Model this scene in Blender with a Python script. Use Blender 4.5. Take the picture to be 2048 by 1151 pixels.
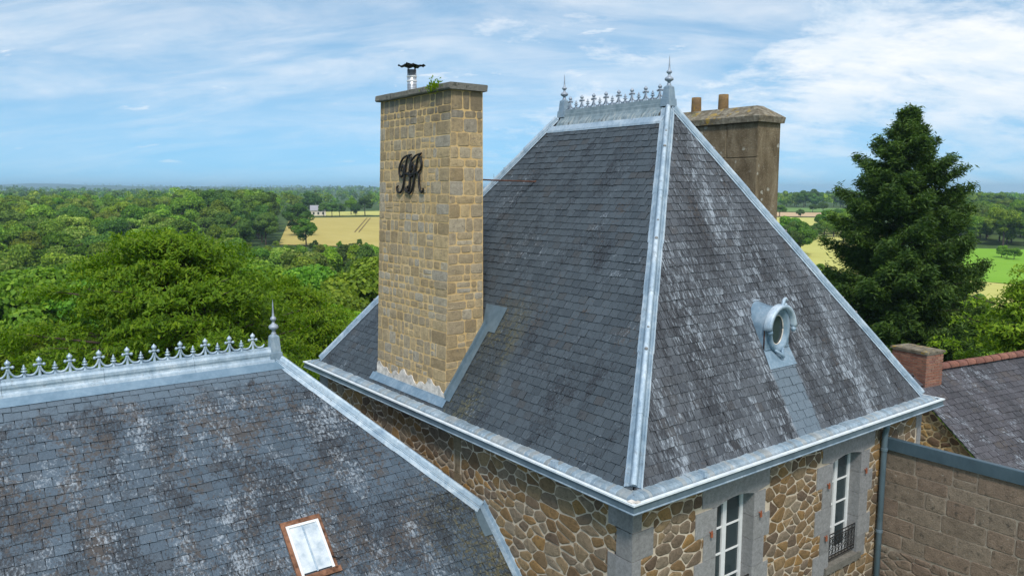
import bpy, bmesh, math, random
import numpy as np
from mathutils import Vector, Matrix
random.seed(11); rng = np.random.default_rng(5)
for o in list(bpy.data.objects): bpy.data.objects.remove(o)
SC = bpy.context.scene
COL = SC.collection
R = math.radians
# ------------------------------------------------------------------ camera
CAM = Vector((-7.36201, -6.94976, 4.17223))
YAW, PITCH, ROLL, FPX = 0.65229, -0.12396, 0.00171, 1563.91
_f = Vector((math.sin(YAW)*math.cos(PITCH), math.cos(YAW)*math.cos(PITCH), math.sin(PITCH)))
_r0 = Vector((math.cos(YAW), -math.sin(YAW), 0)); _u0 = _r0.cross(_f)
_r = _r0*math.cos(ROLL)+_u0*math.sin(ROLL); _u = _u0*math.cos(ROLL)-_r0*math.sin(ROLL)
cd = bpy.data.cameras.new('camera'); cam = bpy.data.objects.new('camera', cd); COL.objects.link(cam)
cam.matrix_world = Matrix(((_r.x, _u.x, -_f.x, CAM.x), (_r.y, _u.y, -_f.y, CAM.y), (_r.z, _u.z, -_f.z, CAM.z), (0, 0, 0, 1)))
cd.sensor_width = 36; cd.lens = 36*FPX/2048; cd.clip_start = .1; cd.clip_end = 40000
SC.camera = cam
# ------------------------------------------------------------------ sky, sun, exposure
SUN_DIR = Vector((-.38, -.50, .80)).normalized()          # towards the sun
SUN_EL = math.asin(SUN_DIR.z); SUN_AZ = math.atan2(SUN_DIR.x, SUN_DIR.y)
SUN_STRENGTH, SUN_ANGLE, SKY_STRENGTH, CLOUD_STRENGTH, EXPOSURE = 2.3, 9, .108, .78, .52
SC.view_settings.view_transform = 'Standard'; SC.view_settings.look = 'None'
SC.view_settings.exposure = EXPOSURE; SC.view_settings.gamma = 1
sl = bpy.data.lights.new('sun', 'SUN'); sl.energy = SUN_STRENGTH; sl.angle = R(SUN_ANGLE); sl.color = (1, .965, .91)
so = bpy.data.objects.new('sun', sl); COL.objects.link(so); so.location = (0, 0, 60)
so.rotation_euler = (-SUN_DIR).to_track_quat('-Z', 'Y').to_euler()

class NT:
    """small node-graph helper"""
    def __init__(s, tree): s.t = tree; s.n = tree.nodes; s.l = tree.links
    def node(s, typ, **kw):
        nd = s.n.new(typ)
        for k, v in kw.items(): setattr(nd, k, v)
        return nd
    def put(s, sock, v):
        if isinstance(v, bpy.types.NodeSocket): s.l.new(v, sock)
        elif isinstance(v, (tuple, list)) and len(v) == 3 and sock.type == 'RGBA': sock.default_value = (*v, 1)
        else: sock.default_value = v
    def math(s, op, a, b=None, c=None, clamp=False):
        nd = s.node('ShaderNodeMath', operation=op, use_clamp=clamp); s.put(nd.inputs[0], a)
        if b is not None: s.put(nd.inputs[1], b)
        if c is not None: s.put(nd.inputs[2], c)
        return nd.outputs[0]
    def vmul(s, v, k):
        nd = s.node('ShaderNodeVectorMath', operation='MULTIPLY'); s.put(nd.inputs[0], v); s.put(nd.inputs[1], k); return nd.outputs[0]
    def vadd(s, v, k):
        nd = s.node('ShaderNodeVectorMath', operation='ADD'); s.put(nd.inputs[0], v); s.put(nd.inputs[1], k); return nd.outputs[0]
    def noise(s, vec, scale, detail=4, rough=.55, dist=0, color=False):
        nd = s.node('ShaderNodeTexNoise'); s.put(nd.inputs['Vector'], vec); nd.inputs['Scale'].default_value = scale
        nd.inputs['Detail'].default_value = detail; nd.inputs['Roughness'].default_value = rough; nd.inputs['Distortion'].default_value = dist
        return nd.outputs['Color' if color else 'Fac']
    def ramp(s, fac, stops, interp='LINEAR'):
        nd = s.node('ShaderNodeValToRGB'); nd.color_ramp.interpolation = interp; el = nd.color_ramp.elements
        while len(el) < len(stops): el.new(.5)
        for e, (p, c) in zip(el, stops):
            e.position = p; e.color = (c, c, c, 1) if isinstance(c, (int, float)) else (*c, 1)
        s.put(nd.inputs[0], fac); return nd.outputs['Color']
    def step(s, fac, a, b, lo=0., hi=1.):
        nd = s.node('ShaderNodeMapRange', interpolation_type='SMOOTHSTEP'); s.put(nd.inputs[0], fac)
        nd.inputs[1].default_value = a; nd.inputs[2].default_value = b; nd.inputs[3].default_value = lo; nd.inputs[4].default_value = hi
        return nd.outputs[0]
    def mix(s, fac, a, b, blend='MIX'):
        nd = s.node('ShaderNodeMix', data_type='RGBA', blend_type=blend); s.put(nd.inputs[0], fac); s.put(nd.inputs[6], a); s.put(nd.inputs[7], b)
        return nd.outputs[2]
    def sep(s, v):
        nd = s.node('ShaderNodeSeparateXYZ'); s.put(nd.inputs[0], v); return nd.outputs
    def comb(s, x, y, z):
        nd = s.node('ShaderNodeCombineXYZ'); s.put(nd.inputs[0], x); s.put(nd.inputs[1], y); s.put(nd.inputs[2], z); return nd.outputs[0]
    def pos(s): return s.node('ShaderNodeNewGeometry').outputs['Position']
    def rnd(s):
        return s.math('FRACT', s.math('ADD', s.node('ShaderNodeNewGeometry').outputs['Random Per Island'], s.node('ShaderNodeObjectInfo').outputs['Random']))

w = bpy.data.worlds.new('World'); SC.world = w; w.use_nodes = True
N = NT(w.node_tree); N.n.clear()
sky = N.node('ShaderNodeTexSky', sky_type='NISHITA', sun_disc=False, sun_elevation=SUN_EL, sun_rotation=SUN_AZ, altitude=100, air_density=1.0, dust_density=.4, ozone_density=1.6)
dirv = N.node('ShaderNodeTexCoord').outputs['Generated']
dx, dy, dz = N.sep(dirv)
N.put(sky.inputs[0], N.comb(dx, dy, N.math('ADD', N.math('MULTIPLY', N.math('MAXIMUM', dz, 0.), .9), .17)))      # clear blue down to the horizon
inv = N.math('DIVIDE', 1., N.math('ADD', N.math('MAXIMUM', dz, 0.), .30))
_sx, _sy = N.math('MULTIPLY', dx, inv), N.math('MULTIPLY', dy, inv)
along = N.math('ADD', N.math('MULTIPLY', _sx, _r0.x), N.math('MULTIPLY', _sy, _r0.y))
away = N.math('SUBTRACT', N.math('MULTIPLY', _sy, _r0.x), N.math('MULTIPLY', _sx, _r0.y))
cp = N.comb(along, away, 0.)
side = N.math('ADD', N.math('MULTIPLY', dx, _r0.x), N.math('MULTIPLY', dy, _r0.y))       # cloudier towards one side of the sky
c1 = N.noise(N.vadd(N.vmul(cp, (1., 1.5, 1)), (3.1, 1.7, 0)), 2.9, 10, .66, .2)
c2 = N.noise(N.vadd(cp, (9.3, 4.2, 0)), 1.0, 3, .5, .1)
cov = N.math('ADD', N.math('ADD', N.math('MULTIPLY', c1, .85), N.math('MULTIPLY', c2, .35)), N.math('MULTIPLY', side, .30))
thick = N.step(cov, .54, .82, 0, .88)
wisp = N.noise(N.vadd(N.vmul(cp, (.9, 2.4, 1)), (0, 0, 2.)), 2.0, 9, .60, .5)
thin = N.step(wisp, .32, .80, .16, .66)
puff = N.step(N.noise(N.vadd(N.vmul(cp, (1.2, 2.0, 1)), (4.4, 0, 7.)), 4.6, 7, .55, .2), .59, .72, 0, .75)
cl = N.math('MAXIMUM', N.math('MAXIMUM', thick, thin), puff)
fade = N.step(dz, .015, .13)                                                    # thinner cloud towards the horizon
cl = N.math('MULTIPLY', cl, N.math('ADD', .45, N.math('MULTIPLY', fade, .55)))
ccol = N.ramp(N.noise(N.vmul(cp, (1, 1.8, 1)), 4.5, 8, .62), [(.32, (.74, .84, .93)), (.60, (1., 1., 1.))])
tint = N.mix(1., sky.outputs[0], (.72, 1.12, 1.14), 'MULTIPLY')
bg1 = N.node('ShaderNodeBackground'); N.put(bg1.inputs[0], tint); bg1.inputs[1].default_value = SKY_STRENGTH
bg2 = N.node('ShaderNodeBackground'); N.put(bg2.inputs[0], ccol); bg2.inputs[1].default_value = CLOUD_STRENGTH
ms = N.node('ShaderNodeMixShader'); N.put(ms.inputs[0], cl); N.l.new(bg1.outputs[0], ms.inputs[1]); N.l.new(bg2.outputs[0], ms.inputs[2])
wo = N.node('ShaderNodeOutputWorld'); N.l.new(ms.outputs[0], wo.inputs[0])

# ------------------------------------------------------------------ helpers
def proj(P):
    d = Vector(P)-CAM; z = d.dot(_f)
    return (1024+FPX*d.dot(_r)/z, 575.5-FPX*d.dot(_u)/z, z) if z > .1 else (-9999, -9999, z)
def seen(P, m=20):
    x, y, z = proj(P); return -m < x < 2048+m and -m < y < 1151+m
WM = {}
def reg(o, parent=None, M=None):
    M = M or Matrix(); WM[o] = M; COL.objects.link(o)
    if parent is not None:
        o.parent = parent; o.matrix_parent_inverse = WM[parent].inverted()
    o.matrix_basis = M
    return o
def thing(name, label, cat, loc, group=None, rz=0.):
    o = bpy.data.objects.new(name, None); o.empty_display_size = .3
    reg(o, None, Matrix.Translation(Vector(loc)) @ Matrix.Rotation(rz, 4, 'Z')); tag(o, label, cat, group); return o
def tag(o, label=None, cat=None, group=None, kind=None):
    for k, v in (('label', label), ('category', cat), ('group', group), ('kind', kind)):
        if v: o[k] = v
    return o
def mesh(name, v, f, m=None, smooth=False):
    me = bpy.data.meshes.new(name); me.from_pydata([tuple(p) for p in v], [], f); me.validate(); me.update()
    if m: me.materials.append(m)
    if smooth: me.polygons.foreach_set('use_smooth', [True]*len(me.polygons))
    return me
def obj(name, v, f, m=None, parent=None, smooth=False, M=None, kind=None):
    o = bpy.data.objects.new(name, mesh(name, v, f, m, smooth)); reg(o, parent, M)
    if kind: o['kind'] = kind
    return o
def inst(name, me, parent, M): return reg(bpy.data.objects.new(name, me), parent, M)
class MB:
    """collects geometry for one mesh"""
    def __init__(s): s.v = []; s.f = []
    def add(s, v, f): k = len(s.v); s.v += [Vector(p) for p in v]; s.f += [tuple(i+k for i in q) for q in f]; return s
    def box(s, a, b, bev=0.):
        (x0, y0, z0), (x1, y1, z1) = a, b
        return s.add([(x0,y0,z0),(x1,y0,z0),(x1,y1,z0),(x0,y1,z0),(x0,y0,z1),(x1,y0,z1),(x1,y1,z1),(x0,y1,z1)],
                     [(3,2,1,0),(4,5,6,7),(0,1,5,4),(1,2,6,5),(2,3,7,6),(3,0,4,7)])
    def tube(s, pts, r, n=7, cap=True, flat=None):
        pts = [Vector(p) for p in pts]; rings = []; prev = None
        rs = r if isinstance(r, (list, tuple)) else [r]*len(pts)
        for i, p in enumerate(pts):
            t = (pts[min(i+1, len(pts)-1)]-pts[max(i-1, 0)]).normalized()
            a = prev if prev is not None else (Vector((0,0,1)) if abs(t.z) < .9 else Vector((1,0,0)))
            a = (a-t*a.dot(t)).normalized(); prev = a; b = t.cross(a)
            rings.append([p+(a*math.cos(2*math.pi*k/n)+b*math.sin(2*math.pi*k/n))*rs[i] for k in range(n)])
        k0 = len(s.v)
        for g in rings: s.v += g
        for i in range(len(rings)-1):
            for k in range(n):
                a = k0+i*n+k; b = k0+i*n+(k+1) % n; s.f.append((a, b, b+n, a+n))
        if cap: s.f.append(tuple(k0+k for k in reversed(range(n)))); s.f.append(tuple(k0+(len(rings)-1)*n+k for k in range(n)))
        return s
    def lathe(s, prof, c=(0,0,0), n=12):
        k0 = len(s.v); c = Vector(c)
        for r, z in prof: s.v += [c+Vector((r*math.cos(2*math.pi*k/n), r*math.sin(2*math.pi*k/n), z)) for k in range(n)]
        for i in range(len(prof)-1):
            for k in range(n):
                a = k0+i*n+k; b = k0+i*n+(k+1) % n; s.f.append((a, b, b+n, a+n))
        return s
    def ball(s, c, r, n=8):
        return s.lathe([(r*math.sin(math.pi*i/6), -r*math.cos(math.pi*i/6)) for i in range(7)], c, n)
    def build(s, name, m, parent=None, smooth=False, kind=None): return obj(name, s.v, s.f, m, parent, smooth, None, kind)
def spline(pts, n=6):
    P = [Vector(p) for p in pts]; out = []
    for i in range(len(P)-1):
        a = P[max(i-1, 0)]; b = P[i]; c = P[i+1]; d = P[min(i+2, len(P)-1)]
        for k in range(n):
            t = k/n; out.append(.5*((2*b)+(c-a)*t+(2*a-5*b+4*c-d)*t*t+(-a+3*b-3*c+d)*t**3))
    return out+[P[-1]]
def clip(poly, a, b, c):
    """keep a*u+b*v<=c"""
    out = []
    for i in range(len(poly)):
        p, q = poly[i], poly[(i+1) % len(poly)]; dp = a*p[0]+b*p[1]-c; dq = a*q[0]+b*q[1]-c
        if dp <= 0: out.append(p)
        if (dp < 0 < dq) or (dq < 0 < dp):
            t = dp/(dp-dq); out.append((p[0]+(q[0]-p[0])*t, p[1]+(q[1]-p[1])*t))
    return out
def area(p): return .5*sum(p[i][0]*p[(i+1) % len(p)][1]-p[(i+1) % len(p)][0]*p[i][1] for i in range(len(p)))
def cen(p): return (sum(q[0] for q in p)/len(p), sum(q[1] for q in p)/len(p))
def clip_convex(poly, shape):
    for i in range(len(shape)):                                # shape counter-clockwise
        p, q = shape[i], shape[(i+1) % len(shape)]; a, b = (q[1]-p[1]), -(q[0]-p[0])
        poly = clip(poly, a, b, a*p[0]+b*p[1])
        if len(poly) < 3: return []
    return poly

# ------------------------------------------------------------------ materials
def M_(name, rough=.75, spec=.3):
    m = bpy.data.materials.new(name); m.use_nodes = True; n = NT(m.node_tree); b = m.node_tree.nodes['Principled BSDF']
    b.inputs['Roughness'].default_value = rough; b.inputs['Specular IOR Level'].default_value = spec
    return m, n, b
def bump(n, b, h, strength=.4, dist=.01):
    bp = n.node('ShaderNodeBump'); bp.inputs['Strength'].default_value = strength; bp.inputs['Distance'].default_value = dist
    n.put(bp.inputs['Height'], h); n.l.new(bp.outputs[0], b.inputs['Normal'])
def slate_mat(name, axis, cols, white=.5, dark=.4, brown=.2, streak=1., clean=None, rough=.6, moss=None, cleanc=(.115, .155, .195), wc=(.33, .37, .415)):
    m, n, b = M_(name, rough, .35); P = n.pos(); x, y, z = n.sep(P); u = x if axis == 'x' else y
    per = n.rnd(); per2 = n.math('FRACT', n.math('MULTIPLY', per, 7.13))
    base = n.ramp(per, [(0, cols[0]), (.3, cols[1]), (.6, cols[2]), (.86, cols[1]), (1, cols[3])])
    uv = n.comb(u, n.math('MULTIPLY', z, 1-.7*streak), 0.)
    patch = n.noise(uv, 1.25, 5, .62, .5); patch2 = n.noise(n.vadd(uv, (7.7, 2.2, 0)), 1.5, 5, .62, .5); patch3 = n.noise(n.vadd(uv, (1.3, 9.2, 0)), 1.2, 4, .6, .4)
    fs = n.comb(n.math('MULTIPLY', u, 26.), n.math('MULTIPLY', z, 26*(1-.72*streak)), n.math('MULTIPLY', per, 9.))
    fine = n.noise(fs, 1., 6, .72); fine2 = n.noise(n.vadd(fs, (3, 8, 5)), 1.3, 6, .72); fine3 = n.noise(n.vadd(P, (2, 8, 1)), 15, 6, .75)
    # pale lichen, thick where the patches are strong
    wl = n.math('ADD', n.math('ADD', n.math('MULTIPLY', patch, 1.0), n.math('MULTIPLY', fine, 1.35)), n.math('MULTIPLY', per2, .12))
    wmask = n.step(wl, 1.50-.32*white, 1.80-.32*white, 0, .85)
    dmask = n.step(n.math('ADD', n.math('MULTIPLY', patch2, 1.0), n.math('MULTIPLY', fine2, 1.2)), 1.26-.30*dark, 1.48-.30*dark, 0, .85)
    bmask = n.step(n.math('ADD', patch3, n.math('MULTIPLY', fine3, 1.15)), 1.30-.25*brown, 1.38-.25*brown, 0, .75)
    c = n.mix(dmask, base, (.022, .023, .027)); c = n.mix(bmask, c, (.070, .056, .047)); c = n.mix(wmask, c, wc); c = n.mix(n.step(n.noise(n.vadd(P, (6, 3, 2)), 42, 4, .7), .655, .72, 0, .55), c, (.36, .35, .31))
    if moss is not None:
        mm = moss(n, u, z); c = n.mix(n.math('MULTIPLY', mm, n.step(n.math('ADD', fine3, n.math('MULTIPLY', patch3, .6)), .80, .90, 0, .8)), c, (.15, .135, .065)); c = n.mix(n.math('MULTIPLY', mm, n.step(fine2, .40, .52, 0, .55)), c, (.022, .024, .02))
    if clean is not None:                      # zinc wash keeps these slates free of lichen
        cm = clean(n, u, z, n.noise(P, 6, 4)); c = n.mix(cm, c, n.mix(.30, cleanc, base))
    c = n.mix(.5, c, n.ramp(n.noise(P, 70, 4, .6), [(.3, .5), (.7, 1.4)]), 'MULTIPLY')
    n.put(b.inputs['Base Color'], c); bump(n, b, n.math('ADD', fine, n.math('MULTIPLY', wmask, .5)), .5, .006)
    return m
GREY = [(.046, .058, .069), (.057, .071, .083), (.068, .084, .098), (.058, .061, .064)]
def clean_wing(n, u, z, j): return n.step(n.math('ADD', z, n.math('MULTIPLY', j, .75)), 1.08, 1.32, 0, .92)
def clean_dormer(n, u, z, j):
    a = n.math('ABSOLUTE', n.math('SUBTRACT', u, 4.62)); a = n.math('ADD', a, n.math('MULTIPLY', j, .14))
    return n.math('MULTIPLY', n.step(a, .46, .38), n.math('MULTIPLY', n.step(z, 1.35, 1.2), .95))
def moss_left(n, u, z): return n.math('MULTIPLY', n.step(n.math('ABSOLUTE', n.math('SUBTRACT', u, 4.75)), .75, .25), n.step(z, 2.4, 1.2))
def moss_wing(n, u, z): return n.math('MULTIPLY', n.step(u, -1.3, -.1), n.step(z, -.6, -1.5))
SLATE_L = slate_mat('slate_left_face', 'y', GREY, .30, .42, .22, .5, None, .6, moss_left)
SLATE_R = slate_mat('slate_hip_face', 'x', [(.060, .067, .079), (.074, .082, .094), (.090, .099, .113), (.066, .066, .070)], .80, .72, .12, 1., clean_dormer, .7, None, (.15, .20, .245))
SLATE_W = slate_mat('slate_wing', 'x', [(.055, .080, .106), (.068, .096, .127), (.083, .115, .150), (.066, .080, .096)], .72, .76, .72, .12, clean_wing, .6, moss_wing)
SLATE_C = slate_mat('slate_cottage', 'x', [(.050, .047, .054), (.064, .060, .069), (.080, .076, .086), (.070, .060, .058)], .6, .72, .4, .15)
m, n, b = M_('roof_underlay', .9); b.inputs['Base Color'].default_value = (.02, .02, .022, 1); UNDER = m
def zinc_mat(name, c0, c1, c2, stain=.4, ochre=0.):
    m, n, b = M_(name, .48, .5); P = n.pos(); b.inputs['Metallic'].default_value = .25
    f = n.noise(P, 2.5, 6, .65, .6); g = n.noise(n.vmul(P, (1, 1, .3)), 18, 5, .65)
    c = n.ramp(n.math('ADD', n.math('MULTIPLY', f, .65), n.math('MULTIPLY', g, .35)), [(.32, c0), (.5, c1), (.68, c2)])
    c = n.mix(n.math('MAXIMUM', n.step(n.noise(P, 30, 5, .7), .56, .70, 0, stain), n.step(n.noise(n.vadd(P, (3, 3, 9)), 4.5, 7, .75), .56, .68, 0, stain)), c, (.13, .15, .165))
    if ochre:
        per = n.rnd(); c = n.mix(n.step(n.math('ADD', per, n.math('MULTIPLY', g, .5)), .75, 1.25, 0, ochre), c, (.36, .29, .19))
        c = n.mix(.5, c, n.ramp(n.math('FRACT', n.math('MULTIPLY', per, 5.3)), [(0, .6), (1, 1.25)]), 'MULTIPLY')
    n.put(b.inputs['Base Color'], c); n.put(b.inputs['Roughness'], n.step(f, .3, .7, .4, .62)); bump(n, b, g, .15, .004); return m
ZINC = zinc_mat('weathered_zinc', (.15, .22, .29), (.25, .33, .40), (.42, .49, .54), .6)
m, n, b = M_('streaked_zinc', .55, .4); P = n.pos(); b.inputs['Metallic'].default_value = .2
_, yy, zz_ = n.sep(P); dr = n.noise(n.comb(n.math('MULTIPLY', yy, 17.), n.math('MULTIPLY', zz_, 3.), 0.), 1., 5, .7, .5); low = n.step(zz_, 5.90, 5.62)
c = n.ramp(n.noise(P, 5, 6, .65), [(.35, (.15, .21, .24)), (.65, (.28, .34, .37))])
c = n.mix(n.math('MULTIPLY', n.step(dr, .50, .62), n.math('MULTIPLY', low, .75)), c, (.50, .50, .45)); c = n.mix(n.math('MULTIPLY', n.step(dr, .46, .36), n.math('MULTIPLY', low, .8)), c, (.10, .085, .06))
n.put(b.inputs['Base Color'], c); ZINC_STREAK = m
ZINC_PALE = zinc_mat('pale_zinc', (.21, .30, .39), (.37, .46, .54), (.60, .66, .71), .55)
ZINC_DARK = zinc_mat('blue_grey_zinc', (.09, .135, .165), (.12, .17, .205), (.16, .21, .25), .2)
ZINC_BAND = zinc_mat('blue_zinc_band', (.12, .20, .27), (.165, .25, .33), (.23, .32, .40), .25)
COPE = zinc_mat('teal_coping', (.050, .082, .105), (.065, .105, .132), (.085, .13, .16), .2)
ZINC_DORM = zinc_mat('dormer_zinc', (.13, .20, .27), (.20, .29, .37), (.36, .44, .51), .5)
ZINC_CREST = zinc_mat('ornament_zinc', (.20, .24, .31), (.30, .34, .40), (.44, .48, .54), .3)
ZINC_EAVE = zinc_mat('stained_eaves_zinc', (.17, .25, .32), (.29, .37, .43), (.47, .50, .52), .45, .35)
m, n, b = M_('sky_bright_lip', .5); P = n.pos()
n.put(b.inputs['Base Color'], n.ramp(n.noise(P, 5, 5, .6), [(.3, (.55, .60, .64)), (.6, (.74, .78, .80))])); LIP = m  # brightness of the sky-facing gutter lip put into a whiter colour
def stone_mat(name, cols, spot, spotc, lich=.3, scale=1., bs=.6, soot=None):
    m, n, b = M_(name, .9, .15); P = n.pos(); per = n.rnd()
    c = n.ramp(per, [(i/(len(cols)-1), q) for i, q in enumerate(cols)])
    f = n.noise(P, 9*scale, 6, .7); g = n.noise(P, 55*scale, 4, .7)
    c = n.mix(.75, c, n.ramp(n.math('ADD', n.math('MULTIPLY', f, .6), n.math('MULTIPLY', g, .4)), [(.3, .45), (.5, 1.), (.72, 1.55)]), 'MULTIPLY')
    c = n.mix(n.step(n.noise(n.vadd(P, (4, 4, 4)), 13*scale, 6, .72), .54, .66, 0, spot), c, spotc)
    c = n.mix(n.step(n.noise(n.vadd(P, (9, 1, 4)), 20*scale, 6, .75), .62, .70, 0, lich), c, (.42, .41, .36))
    if soot: c = n.mix(n.step(n.math('ADD', n.sep(P)[2], n.math('MULTIPLY', n.noise(n.vmul(P, (1, 1, .35)), 3, 5, .7), 2.2)), soot+.9, soot+2.0, 0, .6), c, (.105, .09, .07))
    n.put(b.inputs['Base Color'], c); bump(n, b, n.math('ADD', f, g), bs, .012); return m
def mortar_mat(name, c0, c1, c2):
    m, n, b = M_(name, .95, .1); P = n.pos(); f = n.noise(P, 3, 6, .65); g = n.noise(P, 40, 4, .7)
    c = n.ramp(n.math('ADD', n.math('MULTIPLY', f, .7), n.math('MULTIPLY', g, .3)), [(.34, c0), (.5, c1), (.66, c2)])
    n.put(b.inputs['Base Color'], c); bump(n, b, g, .6, .008); return m
CH_STONE = stone_mat('chimney_stone', [(.30, .22, .125), (.40, .295, .165), (.34, .27, .18), (.47, .345, .19), (.37, .285, .18), (.42, .35, .25), (.36, .31, .24)], .65, (.20, .165, .125), .45, 1., 1., 5.1)
CH_MORTAR = mortar_mat('sandy_mortar', (.50, .33, .145), (.61, .415, .19), (.67, .50, .28))
CAP_STONE = stone_mat('cap_stone', [(.13, .12, .10), (.18, .165, .14), (.15, .145, .13)], .6, (.06, .06, .05), .5)
RUB = stone_mat('rubble_stone', [(.25, .155, .068), (.155, .10, .058), (.28, .195, .105), (.22, .17, .12), (.12, .08, .054), (.26, .21, .15), (.30, .175, .065), (.19, .135, .09)], .75, (.09, .064, .042), .45, 1.2, 1.2)
RUB_MORTAR = mortar_mat('cream_mortar', (.40, .325, .24), (.53, .44, .335), (.62, .54, .43))
GRANITE = stone_mat('grey_granite', [(.22, .215, .21), (.27, .265, .26), (.245, .24, .24)], .3, (.15, .15, .15), .1, 2., .3)
OLD_ST = stone_mat('reddish_block', [(.19, .135, .100), (.225, .165, .12), (.20, .155, .115), (.25, .195, .145)], .85, (.085, .070, .055), .8, .7, 1.)
OLD_MORTAR = mortar_mat('dirty_mortar', (.17, .13, .10), (.26, .21, .165), (.40, .35, .28))
RCH = stone_mat('mossy_render', [(.21, .16, .10), (.22, .175, .115)], .7, (.10, .075, .05), .9, .45)
m, n, b = M_('lichened_render', .92, .1); P = n.pos()
c = n.ramp(n.noise(n.vmul(P, (1, 1, .35)), 3.2, 7, .7, .4), [(.30, (.085, .062, .036)), (.48, (.17, .13, .082)), (.66, (.27, .215, .14))])
vo_ = n.node('ShaderNodeTexVoronoi'); n.put(vo_.inputs['Vector'], n.vadd(P, n.vmul(n.noise(P, 6, 3, .6, 0, True), (.12, .12, .12)))); vo_.inputs['Scale'].default_value = 5.5
spot = n.math('MULTIPLY', n.step(vo_.outputs['Distance'], .30, .20), n.step(n.noise(P, 1.7, 3), .50, .60))
c = n.mix(n.math('MULTIPLY', spot, .7), c, (.46, .45, .38)); c = n.mix(n.step(n.noise(n.vadd(P, (3, 1, 7)), 22, 5, .75), .55, .68, 0, .6), c, (.36, .32, .24))
n.put(b.inputs['Base Color'], c); bump(n, b, n.noise(P, 26, 6, .75), .9, .03); RCH2 = m
m, n, b = M_('yellow_lichen_stone', .92, .1); P = n.pos()
c = n.ramp(n.noise(P, 7, 7, .72), [(.30, (.07, .06, .042)), (.5, (.20, .17, .125)), (.68, (.36, .33, .26))])
c = n.mix(n.step(n.noise(n.vadd(P, (5, 2, 1)), 2.6, 6, .7), .56, .64, 0, .85), c, (.42, .27, .04)); c = n.mix(n.step(n.noise(n.vadd(P, (1, 6, 1)), 3.1, 5, .7), .62, .68, 0, .8), c, (.12, .15, .03))
n.put(b.inputs['Base Color'], c); bump(n, b, n.noise(P, 30, 6, .75), .9, .03); CAP2 = m
CAP2G = stone_mat('weathered_cap', [(.15, .14, .115), (.20, .185, .155), (.17, .165, .15)], .8, (.05, .05, .036), .9, .8, 1.2)
RUBY = stone_mat('gable_rubble', [(.34, .22, .09), (.42, .28, .12), (.15, .095, .06), (.28, .21, .13), (.38, .27, .14)], .4, (.1, .07, .04), .1)
YMORTAR = mortar_mat('yellow_mortar', (.52, .40, .21), (.62, .50, .29), (.66, .56, .37))
BRICK = stone_mat('red_brick', [(.25, .11, .075), (.31, .15, .10), (.21, .10, .08), (.35, .19, .13)], .3, (.13, .08, .065), .35)
TERRA = stone_mat('terracotta', [(.24, .105, .075), (.28, .13, .095), (.20, .09, .07)], .6, (.11, .08, .065), .4)
POT = stone_mat('lichen_pot', [(.26, .15, .05), (.16, .11, .07)], .6, (.40, .22, .02), .2, .6)
def plain(name, c, rough=.6, spec=.3, metal=0., var=.25, sc=12):
    m, n, b = M_(name, rough, spec); P = n.pos(); b.inputs['Metallic'].default_value = metal
    n.put(b.inputs['Base Color'], n.mix(1., c, n.ramp(n.noise(P, sc, 5, .6), [(.3, 1-var), (.7, 1+var)]), 'MULTIPLY')); return m
WHITE = plain('white_paint', (.72, .72, .71), .45, .4, 0, .06); IRON = plain('wrought_iron', (.020, .017, .016), .55, .4, .3)
RUST = plain('rusty_iron', (.17, .082, .048), .85, .2, 0, .75, 9); RUSTD = plain('rusty_rod', (.11, .055, .04), .8, .2, 0, .4)
STEEL = plain('flue_steel', (.45, .47, .5), .35, .5, .7, .2); RENDER_W = plain('white_render', (.60, .55, .49), .95, .1, 0, .45, 7)
DARK = plain('room_shade', (.02, .022, .024), .9, .1); HOOK = plain('red_lead_hook', (.30, .09, .04), .7)
BARK = plain('bark', (.085, .066, .05), .95, .1, 0, .5, 6)
m, n, b = M_('window_glass', .04, .6); b.inputs['Base Color'].default_value = (.03, .045, .05, 1); GLASS = m
m, n, b = M_('sky_reflection_glass', .12, .7); P = n.pos()
n.put(b.inputs['Base Color'], n.ramp(n.noise(P, 4, 6, .65), [(.35, (.34, .41, .47)), (.5, (.52, .57, .61)), (.65, (.68, .70, .71))])); SKYGLASS = m  # sky reflected in the panes is put into their pale base colour
def leaf_mat(name, c0, c1, c2, hue=.12, trans=.35):
    m, n, b = M_(name, .6, .25); g = n.node('ShaderNodeNewGeometry'); oi = n.node('ShaderNodeObjectInfo')
    at = n.node('ShaderNodeAttribute', attribute_name='tint'); per = g.outputs['Random Per Island']
    tree = n.math('FRACT', n.math('ADD', oi.outputs['Random'], at.outputs['Fac']))
    clump = n.noise(n.vmul(g.outputs['Position'], (1, 1, 1)), .55, 3, .6)
    c = n.ramp(n.math('ADD', n.math('MULTIPLY', per, .55), n.math('MULTIPLY', clump, .5)), [(.12, c0), (.5, c1), (.92, c2)])
    hs = n.node('ShaderNodeHueSaturation'); n.put(hs.inputs['Color'], c)
    n.put(hs.inputs['Hue'], n.math('ADD', .5-hue*.18, n.math('MULTIPLY', tree, hue*.36)))
    n.put(hs.inputs['Value'], n.math('ADD', .62, n.math('MULTIPLY', n.math('FRACT', n.math('MULTIPLY', tree, 6.7)), .78)))
    n.put(b.inputs['Base Color'], hs.outputs[0])
    tr = n.node('ShaderNodeBsdfTranslucent'); n.put(tr.inputs[0], n.mix(1., hs.outputs[0], (1.15, 1.3, .4), 'MULTIPLY'))
    mx = n.node('ShaderNodeMixShader'); mx.inputs[0].default_value = trans
    n.l.new(b.outputs[0], mx.inputs[1]); n.l.new(tr.outputs[0], mx.inputs[2])
    n.l.new(mx.outputs[0], m.node_tree.nodes['Material Output'].inputs[0]); return m
LEAF_NEAR = leaf_mat('leaf_bright', (.085, .165, .004), (.185, .325, .007), (.36, .47, .016), .05, .45)
LEAF_MID = leaf_mat('leaf_mid', (.062, .125, .010), (.145, .255, .017), (.31, .42, .036), .16)
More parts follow.
